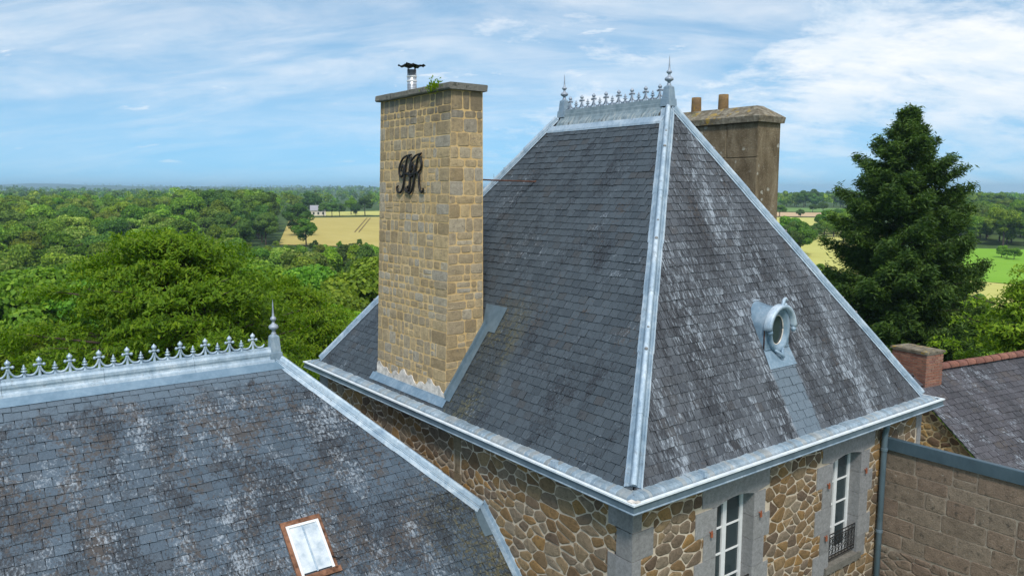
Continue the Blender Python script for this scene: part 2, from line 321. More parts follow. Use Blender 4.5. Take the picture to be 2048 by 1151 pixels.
LEAF_DARK = leaf_mat('leaf_dark', (.038, .088, .014), (.076, .155, .020), (.15, .25, .032), .12, .3)
LEAF_PALE = leaf_mat('leaf_flowering', (.085, .18, .014), (.20, .32, .032), (.48, .55, .12), .10)
LEAF_RIGHT = leaf_mat('leaf_fresh', (.066, .150, .005), (.145, .285, .009), (.28, .42, .020), .15)
NEEDLE = leaf_mat('needles', (.022, .054, .008), (.054, .115, .015), (.14, .23, .032), .03, .25)
m, n, b = M_('ground_grass', .95, .1); P = n.pos()
n.put(b.inputs['Base Color'], n.ramp(n.noise(P, .02, 8, .65), [(.3, (.035, .06, .02)), (.5, (.06, .10, .028)), (.7, (.10, .13, .04))])); GROUND = m
def field_mat(name, a, c, sc=.08):
    m, n, b = M_(name, .95, .1); P = n.pos()
    f = n.math('ADD', n.math('MULTIPLY', n.noise(P, sc*.6, 7, .7), .6), n.math('MULTIPLY', n.noise(n.vmul(P, (1., .12, 1.)), .35, 4, .7), .4))
    n.put(b.inputs['Base Color'], n.ramp(f, [(.35, a), (.65, c)])); return m
WHEAT = field_mat('ripe_wheat', (.40, .32, .09), (.50, .41, .14)); WHEAT2 = field_mat('pale_barley', (.44, .42, .11), (.53, .50, .16))
TAN = field_mat('tilled_soil', (.50, .34, .19), (.56, .40, .24)); GRASS = field_mat('bright_pasture', (.15, .32, .02), (.22, .40, .04)); GRASS2 = field_mat('pasture', (.12, .21, .05), (.17, .27, .07))

# ------------------------------------------------------------------ terrain
def lerp_tab(tab, r):
    for (a, za), (b_, zb) in zip(tab, tab[1:]):
        if r <= b_: t = (r-a)/(b_-a); return za+(zb-za)*t
    return tab[-1][1]
TL = [(0, -7), (22, -7), (45, -11), (90, -19), (150, -19.5), (250, -13.6), (430, -10.6), (700, -9), (1200, -8), (2500, -3), (5000, 6), (9000, 34)]
TR = [(0, -7), (22, -7), (60, -10), (120, -12.5), (200, -12.5), (300, -11), (450, -9), (600, -8.3), (900, -9), (2000, -14), (9000, -20)]
def hgt(x, y):
    X, Y = x-CAM.x, y-CAM.y; r = math.hypot(X, Y); az = math.degrees(math.atan2(X, Y))
    t = min(1, max(0, (abs(az)-30)/20)); t = t*t*(3-2*t)
    far = max(0., r-1300)*.0042*(math.sin(az*.23+r*.0007)+.6*math.sin(az*.61+1.+r*.0011))*.7 if r > 1300 else 0.
    return lerp_tab(TL, r)*(1-t)+lerp_tab(TR, r)*t+far*(1-t)
def azdir(px):
    d = _f+_r*((px-1024)/FPX); return math.atan2(d.x, d.y)
def place(px, r):
    a = azdir(px); x, y = CAM.x+r*math.sin(a), CAM.y+r*math.cos(a); return Vector((x, y, hgt(x, y)))
vs, fs = [(CAM.x, CAM.y, -7)], []; radii = [6, 12, 18, 24, 30, 38, 46, 56, 68, 82, 98, 116, 136, 160, 190, 225, 265, 310, 360, 420, 490, 570, 660, 780, 920, 1100, 1400, 1800, 2400, 3200, 4200, 5500, 7000, 8500]
radii = sorted(set(radii+[22, 45, 60, 90, 120, 150, 200, 250, 300, 430, 450, 600, 700])); NA = 180
for r in radii:
    for k in range(NA):
        a = 2*math.pi*k/NA; x, y = CAM.x+r*math.sin(a), CAM.y+r*math.cos(a); vs.append((x, y, hgt(x, y)))
for k in range(NA): fs.append((0, 1+(k+1) % NA, 1+k))
for i in range(len(radii)-1):
    for k in range(NA):
        a = 1+i*NA+k; b_ = 1+i*NA+(k+1) % NA; fs.append((a, b_, b_+NA, a+NA))
tag(obj('ground', vs, fs, GROUND, None, True), kind='structure')
def field(name, corners, mt, dz=.22):
    """draped sheet through four (pixel column, distance) corners"""
    c = [place(*q) for q in corners]; v = []; f = []; n_ = 14
    for j in range(n_+1):
        for i in range(n_+1):
            s, t = i/n_, j/n_; p = (c[0]*(1-s)+c[1]*s)*(1-t)+(c[3]*(1-s)+c[2]*s)*t; v.append((p.x, p.y, hgt(p.x, p.y)+dz))
    for j in range(n_):
        for i in range(n_): a = j*(n_+1)+i; f.append((a, a+1, a+n_+2, a+n_+1))
    return tag(obj(name, v, f, mt, None, True), kind='structure')
field('wheat_field', [(560, 262), (900, 240), (900, 445), (585, 430)], WHEAT)
field('wheat_field', [(610, 455), (900, 470), (900, 560), (620, 520)], WHEAT2)
field('barley_field', [(1500, 175), (1800, 165), (1780, 300), (1500, 290)], WHEAT2)
field('barley_field', [(1500, 300), (1700, 300), (1690, 420), (1500, 425)], WHEAT2, .28)
field('tilled_field', [(1500, 436), (1720, 436), (1720, 500), (1500, 500)], TAN)
field('pasture_field', [(1480, 512), (1760, 512), (1760, 610), (1480, 610)], GRASS2)
field('pasture_field', [(1880, 170), (2300, 160), (2300, 262), (1870, 250)], GRASS)
field('stubble_field', [(1860, 130), (2120, 115), (2060, 163), (1850, 172)], WHEAT2)
field('pasture_field', [(1850, 420), (2150, 420), (2150, 520), (1850, 520)], GRASS2)

# ------------------------------------------------------------------ piece builders
class Face:
    """a flat face: origin O, unit axes U (along), V (up), N (out)"""
    def __init__(s, O, U, V): s.O = Vector(O); s.U = Vector(U).normalized(); s.V = Vector(V).normalized(); s.N = s.U.cross(s.V).normalized()
    def p(s, u, v, h=0.): return s.O+s.U*u+s.V*v+s.N*h
    def m(s, u, v, h=0.):
        o = s.p(u, v, h); return Matrix(((s.U.x, s.V.x, s.N.x, o.x), (s.U.y, s.V.y, s.N.y, o.y), (s.U.z, s.V.z, s.N.z, o.z), (0, 0, 0, 1)))
def score(P, a): 
    return a/max(1, (Vector(P)-CAM).length)**2 if seen(P) else 0.
def stone_geo(face, poly, h, back=-.03, inset=.16, dome=.006):
    """one dressed or rubble stone as a low cushion"""
    cx, cy = cen(poly); n_ = len(poly); V = []; ins = min(.022, inset*math.sqrt(abs(area(poly))))
    ring2 = []
    for q in poly:
        d = math.hypot(q[0]-cx, q[1]-cy) or 1; k = max(.5, 1-ins/d); ring2.append((cx+(q[0]-cx)*k, cy+(q[1]-cy)*k))
    for q in poly: V.append(face.p(q[0], q[1], back))
    for q in poly: V.append(face.p(q[0], q[1], h*.35))
    for q in ring2: V.append(face.p(q[0], q[1], h+random.uniform(-.003, .003)))
    V.append(face.p(cx, cy, h+dome)); F = []
    for r_ in (0, n_):
        for i in range(n_): j = (i+1) % n_; F.append((r_+i, r_+j, r_+n_+j, r_+n_+i))
    for i in range(n_): F.append((2*n_+i, 2*n_+(i+1) % n_, 3*n_))
    return V, F
def emit(pieces, name, mt, limit=300, smooth=False, mind=0.):
    """pieces: (parent, centre, size, V, F); the largest in view become parts, the rest one joined part per parent"""
    sc = [(score(c, a), i) for i, (p_, c, a, V, F) in enumerate(pieces)]; sc.sort(reverse=True)
    top = {i for s, i in sc[:limit] if s > mind}; rest = {}
    for i, (p_, c, a, V, F) in enumerate(pieces):
        if i in top:
            c = Vector(c); obj(name, [Vector(v)-c for v in V], F, mt, p_, smooth, Matrix.Translation(c))
        else: rest.setdefault(p_, MB()).add(V, F)
    for p_, mb in rest.items(): mb.build(name+'_field', mt, p_, smooth, 'stuff')
def chaikin(poly, it=1):
    for _ in range(it):
        o = []
        for i in range(len(poly)):
            p, q = poly[i], poly[(i+1) % len(poly)]
            o += [(p[0]*.82+q[0]*.18+random.uniform(-.008, .008), p[1]*.82+q[1]*.18+random.uniform(-.008, .008)), (p[0]*.18+q[0]*.82+random.uniform(-.008, .008), p[1]*.18+q[1]*.82+random.uniform(-.008, .008))]
        poly = o
    return poly
def shrink(poly, d):
    n_ = len(poly)
    for i in range(n_): pass
    out = poly
    src = list(poly)
    for i in range(n_):
        p, q = src[i], src[(i+1) % n_]; L = math.hypot(q[0]-p[0], q[1]-p[1])
        if L < 1e-6: continue
        a, b_ = (q[1]-p[1])/L, -(q[0]-p[0])/L; out = clip(out, a, b_, a*p[0]+b_*p[1]-d)
        if len(out) < 3: return []
    return out
def rubble(region, size, holes, seed, squash=1.6, gap=.009):
    """irregular stones filling a convex region, clipped round rectangular holes"""
    rd = random.Random(seed); us = [p[0] for p in region]; vs_ = [p[1] for p in region]; pts = []
    u0, u1, v0, v1 = min(us), max(us), min(vs_), max(vs_); nr = max(1, int((v1-v0)/(size/squash)))
    for j in range(-1, nr+2):
        v = v0+(j+.5)*(v1-v0)/nr; u = u0-size*rd.random()
        while u < u1+size:
            wd = size*rd.choice((.45, .65, .85, 1.1, 1.4, 1.8)); pts.append((u+wd/2, v+rd.uniform(-.42, .42)*size/squash)); 
            if rd.random() < .18: pts.append((u+wd*.9, v+rd.choice((-.5, .5))*size/squash))
            u += wd
    out = []; sq = squash
    for i, p in enumerate(pts):
        cell = [(p[0]-size*2, p[1]-size*2), (p[0]+size*2, p[1]-size*2), (p[0]+size*2, p[1]+size*2), (p[0]-size*2, p[1]+size*2)]
        for j, q in enumerate(pts):
            if i == j or abs(q[0]-p[0]) > size*4 or abs(q[1]-p[1]) > size*4: continue
            a, b_ = q[0]-p[0], (q[1]-p[1])*sq*sq; mx, my = (p[0]+q[0])/2, (p[1]+q[1])/2
            cell = clip(cell, a, b_, a*mx+b_*my)
            if len(cell) < 3: break
        if len(cell) < 3: continue
        cell = clip_convex(cell, region)
        if len(cell) < 3: continue
        for (a0, b0, a1, b1) in holes:
            uu = [c[0] for c in cell]; vv = [c[1] for c in cell]
            if max(uu) <= a0 or min(uu) >= a1 or max(vv) <= b0 or min(vv) >= b1: continue
            opts = [clip(cell, 1, 0, a0), clip(cell, -1, 0, -a1), clip(cell, 0, 1, b0), clip(cell, 0, -1, -b1)]
            cell = max(opts, key=lambda o: abs(area(o)) if len(o) > 2 else 0)
            if len(cell) < 3: break
        if len(cell) < 3 or abs(area(cell)) < .004: continue
        cell = shrink(cell, gap*rd.uniform(.7, 1.5))
        if len(cell) < 3 or abs(area(cell)) < .0025: continue
        cl_ = [cell[0]]
        for c in cell[1:]:
            if math.hypot(c[0]-cl_[-1][0], c[1]-cl_[-1][1]) > .012: cl_.append(c)
        if len(cl_) < 3: continue
        out.append(chaikin(cl_))
    return out
def coursed(u0, u1, v0, v1, rows, widths, seed, gap=.012, ragged=.012, left=None, right=None):
    """squared stones in uneven courses; left/right = (min,max) width of the corner stones"""
    rd = random.Random(seed); out = []; v = v0
    while v < v1-.05:
        h = rd.uniform(*rows)
        if v1-(v+h) < rows[0]*.7: h = v1-v
        u = u0; ends = u1
        if right:
            wr = rd.uniform(*right); out.append(('q', u1-wr, v, u1, v+h)); ends = u1-wr
        if left: wl = rd.uniform(*left); out.append(('q', u, v, u+wl, v+h)); u += wl
        while u < ends-.02:
            wd = rd.uniform(*widths)
            if ends-(u+wd) < widths[0]*.7: wd = ends-u
            if h > rows[0]*1.55 and rd.random() < .3:
                k = rd.uniform(.4, .6); out.append(('s', u, v, u+wd, v+h*k)); out.append(('s', u, v+h*k, u+wd, v+h))
            else: out.append(('s', u, v, u+wd, v+h))
            u += wd
        v += h
    res = []
    for k, a, b_, c, d in out:
        g = gap*rd.uniform(.5, 1.7)*(1 if k == 's' else .7); j = lambda: rd.uniform(-ragged, ragged)
        a, b_, c, d = a+g, b_+g*.8, c-g, d-g*.8
        if c-a < .03 or d-b_ < .03: continue
        r_ = min(.03, .22*min(c-a, d-b_))
        res.append([(a+r_, b_+j()*.4), (c-r_, b_+j()*.4), (c+j()*.3, b_+r_), (c+j()*.3, d-r_), (c-r_, d+j()*.4), (a+r_, d+j()*.4), (a+j()*.3, d-r_), (a+j()*.3, b_+r_)])
    return res
# slates
def slate_pts(poly, v0, L, lift=.021, th=.008):
    top = [(u, v, lift*(1-(v-v0)/L)+th) for u, v in poly]; bot = [(u, v, lift*(1-(v-v0)/L)) for u, v in poly]; n_ = len(poly)
    F = [tuple(range(n_)), tuple(reversed(range(n_, 2*n_)))]+[(i, n_+i, n_+(i+1) % n_, (i+1) % n_) for i in range(n_)]
    return top+bot, F
def slate_protos(name, mt, wd, L, k=7):
    out = []
    for i in range(k):
        j = lambda s=.007: random.uniform(-s, s); g = .005
        P = [(g+j(.002), j()), (wd*.5+j(.02), j(.004)), (wd-g+j(.002), j()), (wd-g, L), (g, L)]
        if i % 4 == 3: P[0] = (g+.018, .004); P.insert(0, (g, .022))
        V, F = slate_pts(P, 0, L, .021, random.uniform(.007, .010)); out.append(mesh(name, V, F, mt))
    return out
def slates(face, poly, wd, exp_, mt, parent, name, limit, seed, holes=()):
    """returns list of candidate slates; each is (score, kind, data)"""
    rd = random.Random(seed); L = exp_*1.75; protos = slate_protos(name, mt, wd, L); cand = []
    vmin = min(p[1] for p in poly); vmax = max(p[1] for p in poly); us = [p[0] for p in poly]; row = 0; v = vmin
    while v < vmax-.02:
        u = min(us)-wd*2+(wd/2 if row % 2 else 0)+rd.uniform(-.01, .01)
        while u < max(us)+wd:
            sq = [(u+.005, v), (u+wd-.005, v), (u+wd-.005, v+L), (u+.005, v+L)]
            c = clip_convex(sq, poly); cv = face.p(u+wd/2, v+exp_/2, .02)
            if len(c) >= 3 and area(c) > .0015:
                if not any(a0 < u+wd/2 < a1 and b0 < v+exp_/2 < b1 for a0, b0, a1, b1 in holes):
                    full = abs(area(c)-area(sq)) < 1e-6
                    cand.append((score(cv, 1.)*(-face.N.dot((cv-CAM).normalized())), face, u, v, L, c, full, protos, rd.uniform(-.006, .006), rd.uniform(-.012, .012)))
            u += wd
        v += exp_; row += 1
    return cand
def emit_slates(cand, parent, name, mts, limit=300):
    cand.sort(key=lambda c: -c[0]); rest = {}
    for i, (s, face, u, v, L, c, full, protos, dv, rot) in enumerate(cand):
        T = Matrix.Rotation(rot, 4, 'Z')@Matrix.Translation((0, dv, random.uniform(0, .006)+.004*math.sin(u*1.3+v*.9)*math.sin(v*1.7)))@Matrix.Rotation(random.uniform(-.012, .012), 4, 'Y')@Matrix.Rotation(random.uniform(-.01, .016), 4, 'X')
        if i < limit and s > 0:
            if full: inst(name, random.choice(protos), parent, face.m(u, v)@T)
            else:
                V, F = slate_pts([(a-u, b_-v) for a, b_ in c], 0, L); obj(name, V, F, mts[face], parent, False, face.m(u, v))
        else:
            if full:
                me = random.choice(protos); V = [x.co.copy() for x in me.vertices]; F = [tuple(p.vertices) for p in me.polygons]
            else: V, F = slate_pts([(a-u, b_-v) for a, b_ in c], 0, L); T = Matrix()
            Mx = face.m(u, v)@T; rest.setdefault(face, MB()).add([Mx@Vector(q) for q in V], F)
    for face, mb in rest.items(): mb.build(name+'_field', mts[face], parent, False, 'stuff')

# zinc ornaments, built once and shared
SPIKE = [(.045, -.01), (.04, .03), (.026, .06), (.05, .085), (.078, .10), (.088, .125), (.078, .155), (.05, .175), (.028, .195), (.022, .225), (.032, .24), (.05, .255), (.056, .275), (.048, .295), (.03, .31), (.02, .325), (.016, .40), (.009, .55), (.001, .62)]
def finial_geo(mb, c, z0, ph, k=1.):
    x, y = c; a, b_ = .115, .072
    for (r0, za), (r1, zb) in zip([(a, z0), (a*.93, z0+ph*.35), (a*.80, z0+ph*.36), (b_, z0+ph*.92)], [(a*.93, z0+ph*.35), (a*.80, z0+ph*.36), (b_, z0+ph*.92), (.035, z0+ph)]):
        q = lambda r, z: [(x-r, y-r, z), (x+r, y-r, z), (x+r, y+r, z), (x-r, y+r, z)]
        mb.add(q(r0, za)+q(r1, zb), [(0, 1, 5, 4), (1, 2, 6, 5), (2, 3, 7, 6), (3, 0, 4, 7)])
def finial(parent, x, y, z0, ph, k):
    ped = MB(); finial_geo(ped, (x, y), z0, ph); p_ = ped.build('finial', ZINC, parent)
    MB().lathe([(r, z*k) for r, z in SPIKE], (x, y, z0+ph), 14).build('spike', ZINC_CREST, p_, True)
BIG = MB().lathe([(.028, 0), (.022, .03), (.016, .09), (.015, .165), (.03, .175), (.031, .193), (.016, .203), (.032, .215), (.043, .236), (.038, .256), (.018, .276), (.008, .288), (.001, .298)], n=8)
for s in (-1, 1):
    BIG.tube(spline([(0, 0, .165), (s*.03, 0, .178), (s*.056, 0, .17)], 4), .014, 5).ball((s*.062, 0, .172), .026, 6)
    BIG.tube(spline([(s*.006, 0, .15), (s*.03, 0, .085), (s*.075, 0, .033), (s*.13, 0, .020), (s*.175, 0, .035), (s*.205, 0, .07)], 4), [.016]*9+[.019]*8+[.015]*4, 6)
BIG_PALE = mesh('fleuron', BIG.v, BIG.f, ZINC_PALE, True); BIG_ME = mesh('fleuron', BIG.v, BIG.f, ZINC_CREST, True)  # darker zinc on the pavilion cresting: its backlit tone put into the colour
SM = MB().lathe([(.03, 0), (.02, .03), (.017, .075), (.044, .085), (.044, .097), (.02, .103), (.018, .118), (.034, .126), (.034, .137), (.013, .143), (.019, .155), (.014, .172), (.006, .19), (.001, .20)], n=8)
SM_PALE = mesh('crest_spike', SM.v, SM.f, ZINC_PALE, True); SM_ME = mesh('crest_spike', SM.v, SM.f, ZINC_CREST, True)
def zinc_hip(parent, name, P0, P1, d1, n1, d2, n2, wf=.135, mt=ZINC_PALE, step=1.05, bolts=True, roll=.042):
    P0, P1 = Vector(P0), Vector(P1); L = (P1-P0).length; ax = (P1-P0)/L; b_ = (n1+n2).normalized(); side = b_.cross(ax)
    if side.dot(d1) < 0: side = -side
    half = lambda d, n_: [d*wf+n_*.036, d*.098+n_*.040, d*.095+n_*.060, d*.084+n_*.061, d*.080+n_*.042, d*.046+n_*.040]
    arc = [b_*(.050+roll*math.sin(math.pi*k/6))+side*roll*math.cos(math.pi*k/6) for k in range(7)]
    prof = half(d1, n1)+arc+list(reversed(half(d2, n2)))
    k = max(1, round(L/step)); 
    for i in range(k):
        a, c = P0+ax*(L*i/k-.03), P0+ax*(L*(i+1)/k); V = []; w0 = random.uniform(-.008, .008)
        for s, (e, sc) in enumerate(((a, 1.0), (a+ax*.02, 1.03), (c, .97))):
            for j, q in enumerate(prof):
                ed = w0 if j in (0, len(prof)-1) else 0
                V.append(e+q*sc+b_*.004*(i % 2)+(d1 if j == 0 else d2)*ed)
        n_ = len(prof); F = [(s*n_+j, s*n_+j+1, (s+1)*n_+j+1, (s+1)*n_+j) for s in range(2) for j in range(n_-1)]+[tuple(range(n_))]
        o = obj(name, V, F, mt, parent); o.data.materials.append(ZINC)
        for s in range(2):
            for j in (3, 4, 5, n_-7, n_-6, n_-5): o.data.polygons[s*(n_-1)+j].material_index = 1
        if bolts and i % 2 == 0 and i > 0: MB().ball(a+b_*(.045+roll), .030).ball(a+ax*.4+b_*(.045+roll), .020).build('bolt', GRANITE, o)

# ================================================================== THE PAVILION
W, D, E, H, Y0, Y1, ZB, I = 9., 11.147, .335, 5.857, 3.568, 6.729, .087, .31
PAV = thing('stone_pavilion', 'square brown rubble stone pavilion with a steep slate hipped roof and two tall chimneys', 'house', (W/2, D/2, -7))
roof = obj('roof', [(E, E, ZB), (W-E, E, ZB), (W-E, D-E, ZB), (E, D-E, ZB), (W/2, Y0, H), (W/2, Y1, H)], [(0, 1, 4), (1, 2, 5, 4), (2, 3, 5), (3, 0, 4, 5), (3, 2, 1, 0)], UNDER, PAV)
sL = (H-ZB)/(W/2-E); sR = (H-ZB)/(Y0-E); sB = (H-ZB)/(D-E-Y1)
nL = Vector((-sL, 0, 1)).normalized(); nR = Vector((0, -sR, 1)).normalized(); nRt = Vector((sL, 0, 1)).normalized(); nBk = Vector((0, sB, 1)).normalized()
fL = Face((E, D-E, ZB), (0, -1, 0), (1, 0, sL)); fR = Face((E, E, ZB), (1, 0, 0), (0, 1, sR))
fB = Face((W-E, D-E, ZB), (-1, 0, 0), (0, -1, sB)); fRt = Face((W-E, E, ZB), (0, 1, 0), (-1, 0, sL))
lenL = math.hypot(W/2-E, H-ZB); lenR = math.hypot(Y0-E, H-ZB); lenB = math.hypot(D-E-Y1, H-ZB)
# chimney footprint on the left face: y 5.34..8.07, x .43..1.31
CH_HOLE = (D-E-8.12, (.43-E)*math.hypot(1, sL), D-E-5.29, (1.31-E)*math.hypot(1, sL))
DORM = (4.62-E-.22, (1.10-E)*math.hypot(1, sR), 4.62-E+.22, (1.35-E)*math.hypot(1, sR))
pl = [(-.05, -.10), (D-2*E+.05, -.10), (D-E-Y0, lenL-.30), (D-E-Y1, lenL-.30)]
k_ = (lenR-.30)/lenR; pr = [(-.05, -.09), (W-2*E+.05, -.09), (W-2*E-(W/2-E)*k_, lenR-.3), ((W/2-E)*k_, lenR-.3)]
k_ = (lenB-.30)/lenB; pb = [(0, 0), (W-2*E, 0), (W-2*E-(W/2-E)*k_, lenB-.3), ((W/2-E)*k_, lenB-.3)]
prt = [(0, 0), (D-2*E, 0), (Y1-E, lenL-.3), (Y0-E, lenL-.3)]
mts = {fL: SLATE_L, fR: SLATE_R, fB: SLATE_L, fRt: SLATE_L}
cand = slates(fL, pl, .192, .150, SLATE_L, roof, 'slate', 300, 1, [CH_HOLE])+slates(fR, pr, .200, .150, SLATE_R, roof, 'slate', 300, 2, [DORM])
cand += slates(fB, pb, .215, .150, SLATE_L, roof, 'slate', 0, 3)+slates(fRt, prt, .215, .150, SLATE_L, roof, 'slate', 0, 4)
emit_slates(cand, roof, 'slate', mts, 300)
# hips
A1, A2 = Vector((W/2, Y0, H)), Vector((W/2, Y1, H))
for (P0, P1, d1, n1, d2, n2) in (((E, E, ZB), A1, Vector((0, 1, 0)), nL, Vector((1, 0, 0)), nR), ((W-E, E, ZB), A1, Vector((-1, 0, 0)), nR, Vector((0, 1, 0)), nRt),
                                ((E, D-E, ZB), A2, Vector((1, 0, 0)), nBk, Vector((0, -1, 0)), nL), ((W-E, D-E, ZB), A2, Vector((0, -1, 0)), nRt, Vector((-1, 0, 0)), nBk)):
    P0 = Vector(P0); ax = (P1-P0).normalized(); d1 = (d1-ax*d1.dot(ax)); d1 = (d1-n1*d1.dot(n1)).normalized(); d2 = (d2-ax*d2.dot(ax)); d2 = (d2-n2*d2.dot(n2)).normalized()
    zinc_hip(PAV, 'hip_capping', P0+ax*.03, P1-ax*.12, d1, n1, d2, n2)
# ridge capping and cresting
def sweep(parent, name, mt, p0, p1, axis, prof, seg, smooth=False):
    for i in range(seg):
        a, c = p0+(p1-p0)*i/seg, p0+(p1-p0)*(i+1)/seg; V = []
        for t, ex in ((a, 0), (c-.004, 0)):
            for s, z in prof: V.append((s, t, z) if axis == 'y' else (t, s, z))
        n_ = len(prof); F = [(j, j+1, n_+j+1, n_+j) if axis == 'x' else (j+1, j, n_+j, n_+j+1) for j in range(n_-1)]+[tuple(range(n_)), tuple(range(2*n_-1, n_-1, -1))]
        obj(name, V, F, mt, parent, smooth)
rp = [(-.25, 5.555), (-.235, 5.60), (-.20, 5.665), (-.125, 5.735), (-.092, 5.80), (-.086, 5.86), (-.062, 5.87), (-.055, 5.955), (-.03, 5.965)]
rp = rp+[(-s, z) for s, z in reversed(rp)]
sweep(PAV, 'ridge_capping', ZINC_STREAK, Y0+.06, Y1-.06, 'y', [(W/2+s, z) for s, z in rp], 3)
lip = [(-.335, 5.455), (-.325, 5.50), (-.24, 5.605), (.24, 5.605), (.325, 5.50), (.335, 5.455)]
obj('ridge_flashing', [(W/2+s, y, z) for y in (Y0-.12, Y1+.12) for s, z in lip], [(i+1, i, i+6, i+7) for i in range(5)], ZINC_PALE, PAV)
finial(PAV, W/2, Y0, 5.80, .40, .93); finial(PAV, W/2, Y1-.08, 5.80, .40, .90)
def cresting(parent, a, c, n_, other, z, axis):
    st = (c-a)/n_
    for i in range(n_):
        t = a+st*(i+.5); k = abs(st)/.41; rot = Matrix.Rotation(math.pi/2 if axis == 'y' else 0, 4, 'Z')
        P = (other, t, z) if axis == 'y' else (t, other, z); inst('fleuron', BIG_ME if axis == 'y' else BIG_PALE, parent, Matrix.Translation(P)@rot@Matrix.Diagonal((k, 1, 1, 1)))
        if i:
            q = a+st*i; P = (other, q, z) if axis == 'y' else (q, other, z); inst('crest_spike', SM_ME if axis == 'y' else SM_PALE, parent, Matrix.Translation(P))
cresting(PAV, Y0+.04, Y1-.10, 8, W/2, 5.96, 'y')
# gutter, eaves band
def ring_sweep(name, mt, prof, parent, smooth=False):
    V = []; n_ = len(prof)
    for (cx, cy, sx, sy) in ((0, 0, 1, 1), (W, 0, -1, 1), (W, D, -1, -1), (0, D, 1, -1)):
        for o_, z in prof: V.append((cx+sx*o_, cy+sy*o_, z))
    F = [(c*n_+j, ((c+1) % 4)*n_+j, ((c+1) % 4)*n_+j+1, c*n_+j+1) for c in range(4) for j in range(n_-1)]
    return obj(name, V, F, mt, parent, smooth)
gut = ring_sweep('gutter', ZINC_DARK, [(.40, -.155), (.06, -.158), (.026, -.150), (.006, -.138), (.020, -.128), (.022, -.030), (.004, -.022), (.004, 0), (.07, .002), (.076, -.085), (.22, -.095), (.30, -.05)], PAV)
ring_sweep('gutter_lip', LIP, [(-.002, -.020), (-.002, .004), (.056, .006), (.058, -.012)], gut)
ring_sweep('gutter_bead', ZINC, [(.026, -.154), (.002, -.142), (.0, -.132), (.022, -.124)], gut)
bandp = [(.095, -.075), (.10, -.035), (.118, -.002), (.145, .022), (.18, .034), (.23, .040), (.30, .05)]
MBb = MB()
for ci, (c0, c1) in enumerate((((0, D), (0, 0)), ((0, 0), (W, 0)), ((W, 0), (W, D)), ((W, D), (0, D)))):
    c0, c1 = Vector((*c0, 0)), Vector((*c1, 0)); Lr = (c1-c0).length; ax = (c1-c0)/Lr; inn = Vector((-ax.y, ax.x, 0)); t = 0.
    while t < Lr:
        st = random.uniform(.07, .13); t1 = min(Lr, t+st); V = []; dz = random.uniform(-.004, .006)
        for tt in (t, t+.006, t1-.006, t1):
            for o_, z in bandp:
                q = min(max(tt, o_), Lr-o_); bz = .006 if tt in (t+.006, t1-.006) else -.003; V.append(c0+ax*q+inn*o_+Vector((0, 0, z+bz+dz)))
        n_ = len(bandp); MBb.add(V, [(s*n_+j, (s+1)*n_+j, (s+1)*n_+j+1, s*n_+j+1) for s in range(3) for j in range(n_-1)]); t = t1
MBb.build('eaves_band', ZINC_EAVE, PAV)
MB().box((.02, .06, .004), (.11, .15, .02)).box((.06, .02, .002), (.15, .07, .022)).build('gutter_mitre_patch', RENDER_W, gut)
for P in ((1.6, .12, .07), (.12, 1.75, .07)): MB().box((P[0]-.03, P[1]-.03, .0), (P[0]+.03, P[1]+.09, .10)).build('zinc_clip', ZINC_PALE, gut)
# walls: mortar plates with stones set in them
ZT, ZBOT = -.155, -7.
WIN = [(2.16, 3.11), (5.43, 6.40)]; WZ0, WZ1 = -2.62, -.60
wallL = obj('wall', *MB().box((I, I+.02, ZBOT), (I+.34, D-I, ZT)).__dict__.values(), RUB_MORTAR, PAV)
mbw = MB(); xs = [I, WIN[0][0]-.1, WIN[0][1]+.1, WIN[1][0]-.1, WIN[1][1]+.1, W-I]
mbw.box((xs[0], I, ZBOT), (xs[1], I+.34, ZT)); mbw.box((xs[2], I, ZBOT), (xs[3], I+.34, ZT)); mbw.box((xs[4], I, ZBOT), (xs[5], I+.34, ZT))
for a, c in ((xs[1], xs[2]), (xs[3], xs[4])): mbw.box((a, I, ZBOT), (c, I+.34, WZ0-.1)); mbw.box((a, I, WZ1+.15), (c, I+.34, ZT))
wallR = mbw.build('wall', RUB_MORTAR, PAV)
MB().box((W-I-.34, I+.36, ZBOT), (W-I-.002, D-I, ZT)).build('wall', RUB_MORTAR, PAV); MB().box((I+.36, D-I-.34, ZBOT), (W-I-.36, D-I-.002, ZT)).build('wall', RUB_MORTAR, PAV)
FL = Face((I, D-I, 0), (0, -1, 0), (0, 0, 1)); FR = Face((I, I, 0), (1, 0, 0), (0, 0, 1)); LW = D-2*I
pieces = []
quo = []       # corner blocks
def qblock(parent, a, c, mt=GRANITE):
    b_ = .012; x0, y0, z0 = a; x1, y1, z1 = c; m_ = MB().box((x0, y0, z0), (x1, y1, z1)); quo.append((parent, m_))
for i in range(9):
    z1 = -.17-.42*i; z0 = z1-.408; la, ra = ((.47, .17) if i % 2 == 0 else (.26, .42))
    m_ = MB().box((I-.014, I-.014, z0), (I+ra, I+.3, z1)); m_.build('quoin', GRANITE, wallR)
    m2 = MB().box((I-.013, I+.302, z0+.002), (I+.3, I+la, z1)); m2.build('quoin', GRANITE, wallL)
    la, ra = ((.30, .36) if i % 2 else (.44, .36)); MB().box((I-.013, D-I-la, z0), (I+.3, D-I+.012, z1)).build('quoin', GRANITE, wallL)
    la = .15 if i % 2 else .22; MB().box((W-I-la, I-.013, z0), (W-I+.012, I+.3, z1)).build('quoin', GRANITE, wallR)
    MB().box((I-.011, 4.62+.04*(i % 2), z0), (I+.3, 4.86-.03*(i % 2), z1)).build('quoin', RCH, wallL)
hl = [(LW-.47 if i % 2 == 0 else LW-.26, -.17-.42*(i+1), LW, -.17-.42*i) for i in range(9)]+[(0, -.17-.42*(i+1), .30 if i % 2 else .44, -.17-.42*i) for i in range(9)]+[(D-I-4.86, -5, D-I-4.62, 0)]
